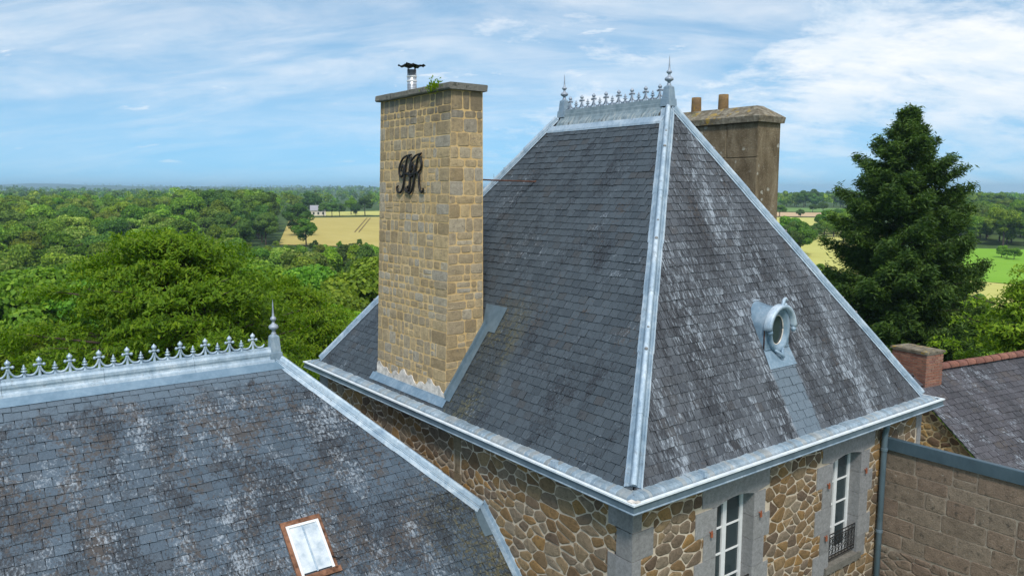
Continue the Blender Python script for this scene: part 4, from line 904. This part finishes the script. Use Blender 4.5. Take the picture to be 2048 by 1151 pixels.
for poly in rubble([(q0+.2, -2.6), (q0+CWD-.25, -2.6), (q0+CWD-.25, -CS*(CWD-.25)-.1), (q0+.2, -.30)], .21, [], 43, 1.3, .012):
    V, F = stone_geo(fG, poly, .016); pieces.append((gable, fG.p(*cen(poly)), abs(area(poly)), V, F))
emit(pieces, 'stone', RUBY, 200)
fC = Face(P(0, CWD, -CS*CWD), cu, -cw+Vector((0, 0, CS))); lc = CWD*math.hypot(1, CS)
fC2 = Face(P(CL, -CWD, -CS*CWD), -cu, cw+Vector((0, 0, CS)))
BH = (.33, lc-.62, .97, lc+.1)
cand = slates(fC, [(0, 0), (CL, 0), (CL, lc-.03), (0, lc-.03)], .25, .155, SLATE_C, croof, 'slate', 300, 8, [BH])+slates(fC2, [(0, 0), (CL, 0), (CL, lc-.03), (0, lc-.03)], .25, .155, SLATE_C, croof, 'slate', 0, 9)
emit_slates(cand, croof, 'slate', {fC: SLATE_C, fC2: SLATE_C}, 300)
tl = MB()
for s in range(2):
    for k in range(9): a = math.pi*k/8; r_ = .125-.012*s; tl.v.append(Vector((s*.36, r_*math.cos(a), r_*math.sin(a)-.03)))
tl.f = [(k, k+1, 10+k, 9+k) for k in range(8)]+[tuple(range(9))]; TILE = mesh('ridge_tile', tl.v, tl.f, TERRA, True)
Mc = Matrix(((cu.x, -cw.x, 0, 0), (cu.y, -cw.y, 0, 0), (cu.z, -cw.z, 1, 0), (0, 0, 0, 1)))
u = 1.0
while u < CL: inst('ridge_tile', TILE, COT, Matrix.Translation(P(u, 0, .045+random.uniform(-.008, .008)))@Mc); u += .33
# brick chimney
bu0, bu1, bq0, bq1 = .36, .95, -.52, .37
bch = MB()
bch.add([P(u, q, z) for z in (-.75, .50) for u, q in ((bu0+.012, bq0+.012), (bu1-.012, bq0+.012), (bu1-.012, bq1-.012), (bu0+.012, bq1-.012))], [(0, 1, 2, 3), (7, 6, 5, 4), (4, 5, 1, 0), (5, 6, 2, 1), (6, 7, 3, 2), (7, 4, 0, 3)])
bch = bch.build('chimney', plain('brick_mortar', (.46, .37, .29), .95, .1), COT); bch['label'] = 'small red brick chimney with a flat slab cap'
bm_ = {}
def brick_me(L):
    k = round(L, 3)
    if k not in bm_:
        m_ = MB().box((0, 0, 0), (k-.014, .10, .050)); bm_[k] = mesh('brick', m_.v, m_.f, BRICK)
    return bm_[k]
zr = -.70; row = 0
while zr < .45:
    for (a0, a1, fixed, ax) in ((bq0, bq1, bu0, 'q0'), (bu0, bu1, bq1, 'u1'), (bq0, bq1, bu1, 'q1'), (bu0, bu1, bq0, 'u0')):
        Lf = a1-a0; nb = 4 if 'q' in ax else 3; st = Lf/nb; off = st/2 if row % 2 else 0; edges = sorted({a0, a1, *[a0+off+st*i for i in range(nb+1) if a0 < a0+off+st*i < a1-.02]})
        for e0, e1 in zip(edges, edges[1:]):
            h = random.uniform(-.002, .003)
            if ax == 'q0': Mx = Matrix.Translation(P(fixed-h, e1, zr))@Mc@Matrix.Rotation(0, 4, 'Z')@Matrix(((0, 1, 0, 0), (1, 0, 0, 0), (0, 0, 1, 0), (0, 0, 0, 1)))
            elif ax == 'q1': Mx = Matrix.Translation(P(fixed-.1+h, e1, zr))@Mc@Matrix(((0, 1, 0, 0), (1, 0, 0, 0), (0, 0, 1, 0), (0, 0, 0, 1)))
            elif ax == 'u1': Mx = Matrix.Translation(P(e0, fixed+h, zr))@Mc
            else: Mx = Matrix.Translation(P(e0, fixed+.1-h, zr))@Mc
            inst('brick', brick_me(e1-e0), bch, Mx)
    zr += .0655; row += 1
obj('cap_slab', [P(u, q, z) for z in (.503, .55) for u, q in ((bu0-.03, bq0-.03), (bu1+.03, bq0-.03), (bu1+.03, bq1+.03), (bu0-.03, bq1+.03))], [(0, 1, 2, 3), (7, 6, 5, 4), (4, 5, 1, 0), (5, 6, 2, 1), (6, 7, 3, 2), (7, 4, 0, 3)], CAP2, bch)

# ================================================================== VEGETATION
def quads_mesh(name, C, A, B, mt, tint=None):
    """many leaf quads: centre C, half-length vectors A, half-width vectors B (n x 3)"""
    n_ = len(C); V = np.empty((n_, 4, 3), np.float32)
    V[:, 0] = C-A; V[:, 1] = C+B-A*.1; V[:, 2] = C+A; V[:, 3] = C-B-A*.1
    me = bpy.data.meshes.new(name); me.vertices.add(n_*4); me.vertices.foreach_set('co', V.ravel())
    me.loops.add(n_*4); me.loops.foreach_set('vertex_index', np.arange(n_*4, dtype=np.int32))
    me.polygons.add(n_); me.polygons.foreach_set('loop_start', np.arange(0, n_*4, 4, dtype=np.int32))
    try: me.polygons.foreach_set('loop_total', np.full(n_, 4, dtype=np.int32))
    except Exception: pass
    me.materials.append(mt)
    if tint is not None:
        at = me.attributes.new('tint', 'FLOAT', 'POINT'); at.data.foreach_set('value', np.repeat(tint, 4).astype(np.float32))
    me.update(calc_edges=True); return me
def unit(a): return a/np.maximum(1e-6, np.linalg.norm(a, axis=1, keepdims=True))
def leaf_vecs(nrm, size, g, aspect=.6, droop=0.):
    n_ = len(nrm); d = unit(g.normal(size=(n_, 3))); t = unit(np.cross(nrm, d)); t[:, 2] -= droop; t = unit(t); s = unit(np.cross(nrm, t)); k = size*g.uniform(.6, 1.35, (n_, 1)); return t*k, s*k*aspect
def crown_pts(g, H0, H1, R, n, lobes, lr=(.24, .40), squash=.85):
    """points on a crowd of lobes filling a rounded crown between heights H0 and H1"""
    hc = (H0+H1)/2; hh = (H1-H0)/2; L = []
    for i in range(lobes):
        d = g.normal(size=3); d /= np.linalg.norm(d); d[2] = abs(d[2])*1.2-.45 if g.random() < .75 else d[2]; d /= np.linalg.norm(d); k = g.uniform(.52, .80)
        L.append((np.array([d[0]*R*k, d[1]*R*k, hc+d[2]*hh*k]), R*g.uniform(*lr)))
    per = np.array([r*r for _, r in L]); cnt = (n*per/per.sum()).astype(int); C = []; Nn = []
    for (c, r), m_ in zip(L, cnt):
        d = unit(g.normal(size=(m_, 3))); d[:, 2] = np.where(g.random(m_) < .6, np.abs(d[:, 2]), d[:, 2]); k = g.uniform(.62, 1.08, (m_, 1))**.6
        C.append(c+d*k*r*np.array([1, 1, squash])); Nn.append(d)
    return np.vstack(C), np.vstack(Nn)
def broad(name, seed, Ht, R, n, leaf, mt, lobes=16, H0=.22):
    g = np.random.default_rng(seed); C, Nn = crown_pts(g, Ht*H0, Ht*.97, R, n, lobes); nr = unit(Nn+g.normal(size=Nn.shape)*.55); A, B = leaf_vecs(nr, leaf, g, .7)
    tr = MB().tube(spline([(0, 0, -1.5), (.1, 0, Ht*.2), (-.1, .1, Ht*.5), (0, 0, Ht*.75)], 3), [Ht*.022, Ht*.021, Ht*.02, Ht*.019, Ht*.018, Ht*.016, Ht*.014, Ht*.011, Ht*.008, Ht*.005], 7)
    for k in range(7):
        a = k*2.4+seed; z = Ht*(.28+.07*k); tr.tube(spline([(0, 0, z), (R*.35*math.cos(a), R*.35*math.sin(a), z+Ht*.09), (R*.7*math.cos(a), R*.7*math.sin(a), z+Ht*.14)], 3), [Ht*.010, Ht*.009, Ht*.008, Ht*.006, Ht*.005, Ht*.004, Ht*.002], 5)
    return quads_mesh('crown', C, A, B, mt), mesh('trunk', tr.v, tr.f, BARK, True), Ht
def set_mat(o, mt): o.material_slots[0].link = 'OBJECT'; o.material_slots[0].material = mt
def tree(name, proto, loc, sc, rz, mt, label, cat='tree', group=None, sxy=1.):
    loc = Vector(loc); Mx = Matrix.Translation(loc)@Matrix.Rotation(rz, 4, 'Z')@Matrix.Diagonal((sc*sxy, sc*sxy, sc, 1))
    t = bpy.data.objects.new(name, None); reg(t, None, Matrix.Translation(loc)); tag(t, label, cat, group)
    c = inst('crown', proto[0], t, Mx); k = inst('trunk', proto[1], t, Mx)
    if mt: set_mat(c, mt)
    return t
NEARV = [broad('near', 100+i, 13, 4.6, 26000, .17, LEAF_MID, 26) for i in range(3)]
MIDV = [broad('mid', 200+i, 13, 4.8, 12000, .25, LEAF_MID, 22, .15) for i in range(5)]
# --- bright layered tree right behind the wing
def layered_tree(name, label, loc, Ht, R, n, leaf, seed, mt, sprays, H0=.2):
    g = np.random.default_rng(seed); C = []; Nn = []; br = MB(); br.tube(spline([(0, 0, -1), (.2, 0, Ht*.2), (0, .2, Ht*.5), (0, 0, Ht*.9)], 4), [.34, .33, .32, .30, .28, .26, .24, .21, .17, .13, .09, .05, .02], 9)
    ph = g.uniform(0, 6.3, 6)
    for k in range(sprays):
        t = (k+.5)/sprays; z = Ht*(H0+(1-H0)*t**.9); e = max(0, (z/Ht-H0)/(1-H0)); a = k*2.39996
        rad = R*math.sqrt(max(.01, 1-(max(0, e-.10)/.90)**1.6)); lob = 1+.16*math.sin(3*a+ph[0]+e*4)+.12*math.sin(5*a+ph[1]-e*7); rr_ = rad*lob*g.uniform(.40, 1.05)
        c = np.array([rr_*math.cos(a), rr_*math.sin(a), z+g.normal()*.25]); m_ = int(n/sprays*g.uniform(.5, 1.5)); L = g.uniform(.7, 1.5); d = math.hypot(c[0], c[1]) or 1; o = c/d; sdv = np.array([-o[1], o[0], 0]); od = np.array([o[0], o[1], 0])
        # a fan of twigs leaning outwards, leaves hanging from them
        tw = g.integers(0, 7, m_); ang = (tw-3)*.33+g.normal(size=m_)*.04; q = g.random(m_)**.8*L
        P_ = np.outer(q*np.cos(ang), od)+np.outer(q*np.sin(ang), sdv)+g.normal(size=(m_, 3))*.055; P_[:, 2] += .30*q-.26*q*q+(tw % 3-1)*.10-np.abs(g.normal(size=m_))*.08
        C.append(c-od*L*.4+P_); Nn.append(np.tile(np.array([o[0]*.45, o[1]*.45, 1.]), (m_, 1)))
        if k % 3 == 0 and e > .62: br.tube(spline([(0, 0, z-1.2), tuple(c*np.array([.5, .5, 1])-np.array([0, 0, .35])), tuple(c+od*L*.4+np.array([0, 0, .15]))], 4), [.07, .065, .06, .05, .045, .035, .025, .015, .006], 5)
    C = np.vstack(C); Nn = unit(np.vstack(Nn)+g.normal(size=C.shape)*.40); A, B = leaf_vecs(Nn, leaf, g, .34, .55)
    t = thing(name, label, 'tree', loc); Mx = Matrix.Translation(Vector(loc))
    inst('crown', quads_mesh('crown', C, A, B, mt), t, Mx); inst('trunk', mesh('trunk', br.v, br.f, BARK, True), t, Mx); return t
p = place(345, 27); layered_tree('broadleaf_tree', 'bright yellow-green broadleaf tree directly behind the cresting of the left slate roof', p, 2.55-p.z, 5.7, 150000, .082, 1, LEAF_NEAR, 430)
p = place(75, 31); layered_tree('broadleaf_tree', 'deeper green broadleaf tree at the far left behind the roof cresting', p, -1.0-p.z, 4.6, 80000, .085, 2, LEAF_RIGHT, 280)
p = place(585, 33); layered_tree('broadleaf_tree', 'green broadleaf tree between the left roof finial and the tall chimney', p, .2-p.z, 3.8, 65000, .085, 3, LEAF_NEAR, 240)
p = place(2100, 33); layered_tree('broadleaf_tree', 'light green airy tree at the right edge beyond the cottage ridge', p, 1.3-p.z, 3.0, 50000, .09, 4, LEAF_RIGHT, 210)
near_lab = [('(690, 40)', 690, 40, -.9, 0, LEAF_RIGHT, 'leafy green tree rising just left of the tall chimney above the gutter corner'),
            ('', 640, 52, -1.6, 1, LEAF_MID, 'rounded green tree behind the gap between wing finial and chimney'), ('', 760, 47, -2.0, 2, LEAF_DARK, 'dark green tree half hidden by the tall chimney foot'),
            ('', 1930, 52, -4.6, 0, LEAF_RIGHT, 'bushy bright green tree right of the spruce foot'), ('', 1620, 55, -.6, 1, LEAF_RIGHT, 'bright green tree peeping over the right roof hip left of the spruce'),
            ('', 1990, 70, -5.2, 2, LEAF_MID, 'mid green tree below the pasture right of the spruce'), ('', 1560, 75, -3.6, 2, LEAF_MID, 'green tree behind the rear chimney foot above the roof hip'),
            ('', 20, 62, .1, 0, LEAF_MID, 'blue-green tree at the left edge beyond the bright near tree'), ('', 130, 68, .3, 2, LEAF_MID, 'green tree just left of the bright tree top'), ('', 220, 60, -.4, 1, LEAF_MID, 'green tree touching the left flank of the bright near tree'), ('', 505, 58, -.6, 1, LEAF_RIGHT, 'green tree touching the right flank of the bright near tree'), ('', 590, 72, -1.4, 0, LEAF_MID, 'green tree behind the wing finial below the wheat field'),
            ('', -60, 40, -3.8, 1, LEAF_MID, 'green tree at the left edge behind the wing'), ('', 180, 48, -4.6, 2, LEAF_RIGHT, 'green tree behind the bright tree at left')]
for _, px, r, ztop, v, mt, lab in near_lab:
    p = place(px, r); s = (ztop-p.z)/NEARV[v][2]; tree('broadleaf_tree', NEARV[v], p, s, px*.1, mt, lab, 'tree', None, max(1., .95/s))
# --- spruce
def spruce(loc, Ht, R, seed, label, whorls=52, dens=1.):
    g = np.random.default_rng(seed); C = []; A = []; B = []; br = MB().tube([(0, 0, -1), (0, 0, Ht*.5), (0, 0, Ht)], [Ht*.017, Ht*.011, .02], 9)
    for w_ in range(whorls):
        z0 = Ht*(.04+.95*(w_/whorls)); nb = int(5+4*(1-z0/Ht))
        for b_ in range(nb):
            z = min(Ht*.985, z0+g.normal()*.34*(1-z0/Ht)**.5); f_ = max(.005, 1-z/Ht); a = b_*2*math.pi/nb+w_*1.1+g.normal()*.3; L = R*(1-math.exp(-2.7*f_**.90))*g.uniform(.55, 1.12)*min(1., .20+f_/.20)+.05
            if f_ < .9 and g.random() < .07: continue
            up = .42*(1-f_)-.10; d = np.array([math.cos(a), math.sin(a), 0]); s = np.array([-d[1], d[0], 0])
            zz = lambda t: -.30*L*t+up*L*t+.26*L*t**3
            nt = max(3, int(3.2*L+2))
            for k in range(nt+1):                      # twigs on both sides, each a tuft of needles
                t = .22+.78*(k+g.random()*.6)/(nt+.6); sd = 1 if k % 2 else -1; tl_ = (.16+.30*L*(1-t)*.8)*g.uniform(.7, 1.2)
                if k == nt: t = .97; tl_ = .12
                m_ = int((62+160*tl_)*dens); q = g.random(m_)
                ax0 = d*.75+s*sd*.8; base = d*t*L+ax0*0
                P_ = base+np.outer(q*tl_*1.3, ax0)+g.normal(size=(m_, 3))*np.array([.12, .12, .11])*(1+.5*f_); P_[:, 2] += z+zz(min(1, t))-q*tl_*.25-np.abs(g.normal(size=m_))*(.03+.16*f_)
                ax = unit(ax0+g.normal(size=(m_, 3))*.55+np.array([0, 0, -.1])); kk = g.uniform(.08, .17, (m_, 1)); C.append(P_); A.append(ax*kk); B.append(unit(np.cross(ax, g.normal(size=(m_, 3))))*kk*.22)
            br.tube([(0, 0, z), tuple(d*L*.5+np.array([0, 0, z+zz(.5)])), tuple(d*L*.95+np.array([0, 0, z+zz(.95)]))], [.012+.03*f_, .01+.018*f_, .005], 4, False)
    t = thing('spruce_tree', label, 'tree', loc); Mx = Matrix.Translation(Vector(loc))
    inst('crown', quads_mesh('crown', np.vstack(C), np.vstack(A), np.vstack(B), NEEDLE), t, Mx); inst('trunk', mesh('trunk', br.v, br.f, BARK, True), t, Mx); return t
p = place(1797, 45); spruce(p, 4.17+45*.0985-p.z, 5.1, 9, 'tall dark green spruce standing alone right of the slate pavilion')
for px, r, zt, lab in ((988, 150, 7.3, 'dark conifer tip between the tall chimney and the roof slope'), (1003, 165, 7.0, 'second dark conifer tip nearer the roof slope beside the chimney')):
    p = place(px, r); spruce(p, zt-p.z, 3.2, int(px), lab, 20, .3)
# --- woodland on the left, fields kept open
def blocked(px, r):
    """open ground: true where no tree may stand"""
    if 545 < px < 905 and 252 < r < 452: return True
    if 600 < px < 905 and 452 <= r < 520: return True
    return False
def edge_top(px, r):  # keep the view onto the wheat field open
    return 500 < px < 905 and 90 < r < 256
cands = []; g = np.random.default_rng(77)
sp = 7.2
for i in range(9000):
    px = g.uniform(-420, 1000); r = math.sqrt(g.uniform(52**2, 520**2))
    if blocked(px, r): continue
    p = place(px, r); cands.append((r, px, p))
grid = {}; kept = []
for r, px, p in cands:
    s = 6.0+r*.008; key = (int(p.x//8), int(p.y//8)); ok = True
    for a in (-1, 0, 1):
        for c in (-1, 0, 1):
            for q in grid.get((key[0]+a, key[1]+c), ()):
                if (q-p).length < s: ok = False
    if ok: grid.setdefault(key, []).append(p); kept.append((r, px, p))
kept.sort(key=lambda t: t[0]); vis = [t for t in kept if -60 < t[1] < 780]; far = [t for t in kept if not (-60 < t[1] < 780)]
kinds = [(LEAF_MID, 'leafy_tree', 'mid green rounded tree in the woodland left of the tall chimney', 'mid green woodland trees'), (LEAF_DARK, 'dark_tree', 'dark green oak-like tree in the woodland left of the tall chimney', 'dark woodland trees'),
         (LEAF_PALE, 'flowering_tree', 'pale cream flowering chestnut tree in the woodland left of the tall chimney', 'flowering chestnut trees'), (LEAF_RIGHT, 'fresh_tree', 'fresh bright green tree in the woodland left of the tall chimney', 'bright green woodland trees')]
def kind_at(px, r, u):
    if 380 < px < 640 and 200 < r < 420: return 1 if u < .40 else (0 if u < .80 else 2)
    if r > 130 and px < 560: return 2 if u < .30 else (0 if u < .72 else (3 if u < .84 else 1))
    return 0 if u < .5 else (1 if u < .78 else (3 if u < .92 else 2))
def height_at(px, r, u):
    h = 10.5+4.5*u
    if 370 < px < 600 and 270 < r < 430: h = 13.5+4.5*u
    if edge_top(px, r): h = min(h, max(3., 4.17-r*math.tan(math.radians(3.7))-hgt(*place(px, r)[:2])))
    return h
SPECIAL = {}
nobj = 0; rest = []
for r, px, p in vis:
    u = g.random(); k = kind_at(px, r, g.random()); h = height_at(px, r, u)
    if nobj < 285: 
        mt, nm, lab, grp = kinds[k]; pr_ = MIDV[int(g.integers(5))] if r > 85 else NEARV[int(g.integers(3))]; s = h/pr_[2]
        zone = 'at the left edge' if px < 130 else 'behind the bright near tree' if px < 330 else 'above the bright near tree' if px < 450 else 'left of the wheat field' if px < 570 else 'below the wheat field'
        band = 'nearest' if r < 90 else 'near' if r < 130 else 'middle' if r < 180 else 'upper' if r < 250 else 'topmost'
        lab = lab.split(' in the woodland')[0]+' in the '+band+' woodland '+zone
        tree(nm, pr_, p-Vector((0, 0, .3)), s, g.uniform(0, 6.3), mt, lab, 'tree', grp, g.uniform(.85, 1.15)); nobj += 1
    else: rest.append((p, h, k, r))
rest += [(p, height_at(px, r, g.random()), kind_at(px, r, g.random()), r) for r, px, p in far]
def mass(name, items, nq, leaf, label, mt_of, seed):
    """far woodland that reads as one mass: real crowns joined, one object per foliage colour"""
    g = np.random.default_rng(seed); by = {}
    for it in items: by.setdefault(it[2], []).append(it)
    for k, its in by.items():
        base = []
        for v in range(4):
            C, Nn = crown_pts(g, .08, .97, .38, nq, 9, (.28, .42), .9); base.append((C, Nn))
        CC = []; AA = []; BB = []; TT = []
        for p_, h, _, r in its:
            C, Nn = base[int(g.integers(4))]; a = g.uniform(0, 6.3); rot = np.array([[math.cos(a), -math.sin(a), 0], [math.sin(a), math.cos(a), 0], [0, 0, 1]])
            Cw = (C@rot.T)*np.array([h, h, h])*g.uniform(.85, 1.15, 3)+np.array(p_); nr = unit(Nn@rot.T+g.normal(size=Nn.shape)*.5); A, B = leaf_vecs(nr, leaf*h/13, g, .75)
            CC.append(Cw); AA.append(A); BB.append(B); TT.append(np.full(len(C), g.random()))
        o = bpy.data.objects.new(name, quads_mesh(name, np.vstack(CC), np.vstack(AA), np.vstack(BB), mt_of[k], np.concatenate(TT))); reg(o); tag(o, label[k], 'woodland', None, 'stuff')
MT = [LEAF_MID, LEAF_DARK, LEAF_PALE, LEAF_RIGHT]; NMS = ('mid green', 'dark green', 'pale flowering', 'bright green')
mass('woodland', rest, 420, .42, ['%s crowns of the continuous woodland on the left horizon' % q for q in NMS], MT, 5)
# --- named trees round the wheat field
for px, r, h, k, lab in ((615, 255, 9.5, 0, 'lone tree standing at the left end of the wheat field'), (690, 165, 12.5, 1, 'broad dark tree in front of the wheat field left of the chimney'), (600, 300, 13, 1, 'tall dark tree at the woodland corner by the wheat field'),
                         (668, 440, 9, 1, 'dark hedge tree on the far edge of the wheat field, beside the distant house'), (652, 445, 8.5, 1, 'low dark hedge tree on the far edge of the wheat field'), (683, 448, 8.0, 1, 'small dark hedge tree behind the middle of the wheat field'),
                         (706, 475, 10.5, 3, 'bright lime tree behind the wheat field'), (715, 452, 7.5, 1, 'dark hedge tree in front of the bright lime tree'), (733, 455, 12, 1, 'largest dark hedge tree behind the wheat field next to the chimney'), (630, 470, 14, 1, 'tall dark tree left of the distant house')):
    pr_ = MIDV[px % 5]; p = place(px, r); tree('field_tree', pr_, p, h/pr_[2], px*.37, MT[k], lab, 'tree', 'trees round the wheat field', 1.15)
# --- right-hand hillside: hedges, copses
rl_ = []; g = np.random.default_rng(31)
ORD = ['leftmost', 'second from left', 'third from left', 'fourth from left', 'fifth from left', 'sixth from left', 'seventh from left', 'eighth from left', 'ninth from left', 'tenth from left', 'eleventh from left', 'rightmost']
def copse(px0, px1, r0, r1, n, h0, h1, kk, where):
    its = sorted((g.uniform(px0, px1), g.uniform(r0, r1)) for _ in range(n))
    for i, (px, r) in enumerate(its):
        pr_ = MIDV[int(g.integers(5))]; p = place(px, r); h = g.uniform(h0, h1); lab = ('green' if n > 12 else ORD[i] if i < n-1 else 'rightmost')+' tree in '+where
        tree('copse_tree', pr_, p-Vector((0, 0, .3)), h/pr_[2], g.uniform(0, 6), MT[kk[int(g.integers(len(kk)))]], lab, 'tree', where, g.uniform(.95, 1.25))
copse(1545, 1598, 205, 235, 7, 8, 10.5, (0, 1), 'the clump below the rear chimney by the barley')
copse(1640, 1740, 255, 330, 12, 9, 12, (1, 0), 'the copse left of the spruce beyond the barley')
copse(1560, 1740, 640, 700, 18, 10, 15, (1, 0, 1), 'the dark tree line on the hilltop left of the spruce')
copse(1690, 1780, 560, 640, 8, 11, 15, (0, 1), 'the wood behind the spruce top')
copse(1850, 2120, 268, 400, 60, 9, 12.5, (0, 0, 1), 'the hillside wood right of the spruce')
copse(1855, 1985, 560, 640, 26, 11, 14, (0,), 'the pale hilltop plantation right of the spruce')
copse(1985, 2120, 420, 640, 16, 8, 11, (0, 1), 'the hedges on the far right skyline')
copse(1990, 2140, 217, 226, 9, 3, 4, (0, 1), 'the low hedge above the bright pasture')
copse(1930, 2000, 95, 118, 6, 4, 6, (0, 1), 'the hedge below the stubble field right of the spruce')
copse(1560, 1680, 95, 150, 12, 3.5, 5.5, (3, 0), 'the hedge just above the right roof hip')
for px, r, h, lab in ((1626, 270, 5.5, 'small round tree alone in the pale barley field'), (1594, 432, 4.5, 'little dark tree between barley and tilled strip'), (1618, 505, 5.5, 'small tree on the edge of the upper pasture'), (1638, 500, 7, 'medium tree on the edge of the upper pasture'), (1553, 430, 7, 'tree beside the rear chimney at the tilled strip')):
    p = place(px, r); tree('field_tree', MIDV[px % 5], p, h/13, px, LEAF_DARK, lab, 'tree', 'lone trees in the right fields', 1.3)
# --- far country: hedgerows and woods to the horizon
far = []; g = np.random.default_rng(91)
for i in range(15000):
    az = g.uniform(-25, 100); r = 560*math.exp(g.uniform(0, 2.55)); x, y = CAM.x+r*math.sin(math.radians(az)), CAM.y+r*math.cos(math.radians(az))
    px = 1024+FPX*math.tan(math.radians(max(-60, min(60, az-37.37))))
    if px > 1400 and r < 640: continue
    if px > 1100 and r > 3500: continue
    nz = math.sin(x*.006+1.3)*math.cos(y*.0047)+math.sin(x*.0021-y*.0034)+.6*math.sin(x*.017+y*.013)
    if nz < -.25 and g.random() < .85: continue
    far.append((Vector((x, y, hgt(x, y)-.5)), g.uniform(9, 14)*(1 if r < 2000 else 1.25), 0 if g.random() < .5 else (1 if g.random() < .8 else 3), r))
mass('far_woodland', [f for f in far if f[3] < 1500], 110, .85, ['%s hedgerow trees of the far countryside' % q for q in NMS], MT, 6)
mass('horizon_woodland', [f for f in far if f[3] >= 1500], 40, 1.5, ['%s woods along the horizon' % q for q in NMS], MT, 7)
# --- distant farmhouse and tramlines
p = place(641, 462); HS = thing('distant_house', 'distant pale house with a long grey roof beyond the wheat field', 'house', p)
a = azdir(640); ux, uy = math.cos(a), -math.sin(a); vx, vy = math.sin(a), math.cos(a)
Q = lambda s, t, z: (p.x+ux*s+vx*t, p.y+uy*s+vy*t, p.z+z)
obj('wall', [Q(s, t, z) for z in (0, 3.2) for s, t in ((-4.2, -3), (4.2, -3), (4.2, 3), (-4.2, 3))], [(0, 1, 5, 4), (1, 2, 6, 5), (2, 3, 7, 6), (3, 0, 4, 7)], RENDER_W, HS)
obj('roof', [Q(-4.6, -3.4, 3.), Q(4.6, -3.4, 3.), Q(4.6, 3.4, 3.), Q(-4.6, 3.4, 3.), Q(-4.6, 0, 6), Q(4.6, 0, 6)], [(0, 1, 5, 4), (2, 3, 4, 5), (0, 4, 3), (1, 2, 5)], plain('grey_roof', (.30, .29, .31), .8), HS)
for s in (-2.6, 0, 2.6): obj('window', [Q(s-.5, -3.02, .8), Q(s+.5, -3.02, .8), Q(s+.5, -3.02, 2.2), Q(s-.5, -3.02, 2.2)], [(0, 1, 2, 3)], GLASS, HS)
for k in (0, 1):
    a_, b_ = place(712+8*k, 315), place(737+7*k, 425); d = (b_-a_); s_ = Vector((-d.y, d.x, 0)).normalized()*.24; V = []
    for i in range(13):
        q = a_+d*i/12
        for e in (-1, 1): V.append((q.x+s_.x*e, q.y+s_.y*e, hgt(q.x, q.y)+.30))
    tag(obj('tractor_track', V, [(2*i, 2*i+1, 2*i+3, 2*i+2) for i in range(12)], plain('trodden_soil', (.16, .11, .05), .95, .1), None), kind='structure')
# ================================================================== HAZE
hz = MB().box((-8800, -8800, -26), (8800, 8800, 60)); ho = hz.build('haze', None, None); ho['kind'] = 'stuff'
hm_ = bpy.data.materials.new('haze_air'); hm_.use_nodes = True; t = hm_.node_tree; t.nodes.clear()
vo = t.nodes.new('ShaderNodeVolumePrincipled'); vo.inputs['Color'].default_value = (.58, .82, 1., 1); vo.inputs['Density'].default_value = .00020; vo.inputs['Anisotropy'].default_value = .2
om = t.nodes.new('ShaderNodeOutputMaterial'); t.links.new(vo.outputs[0], om.inputs['Volume']); ho.data.materials.append(hm_)
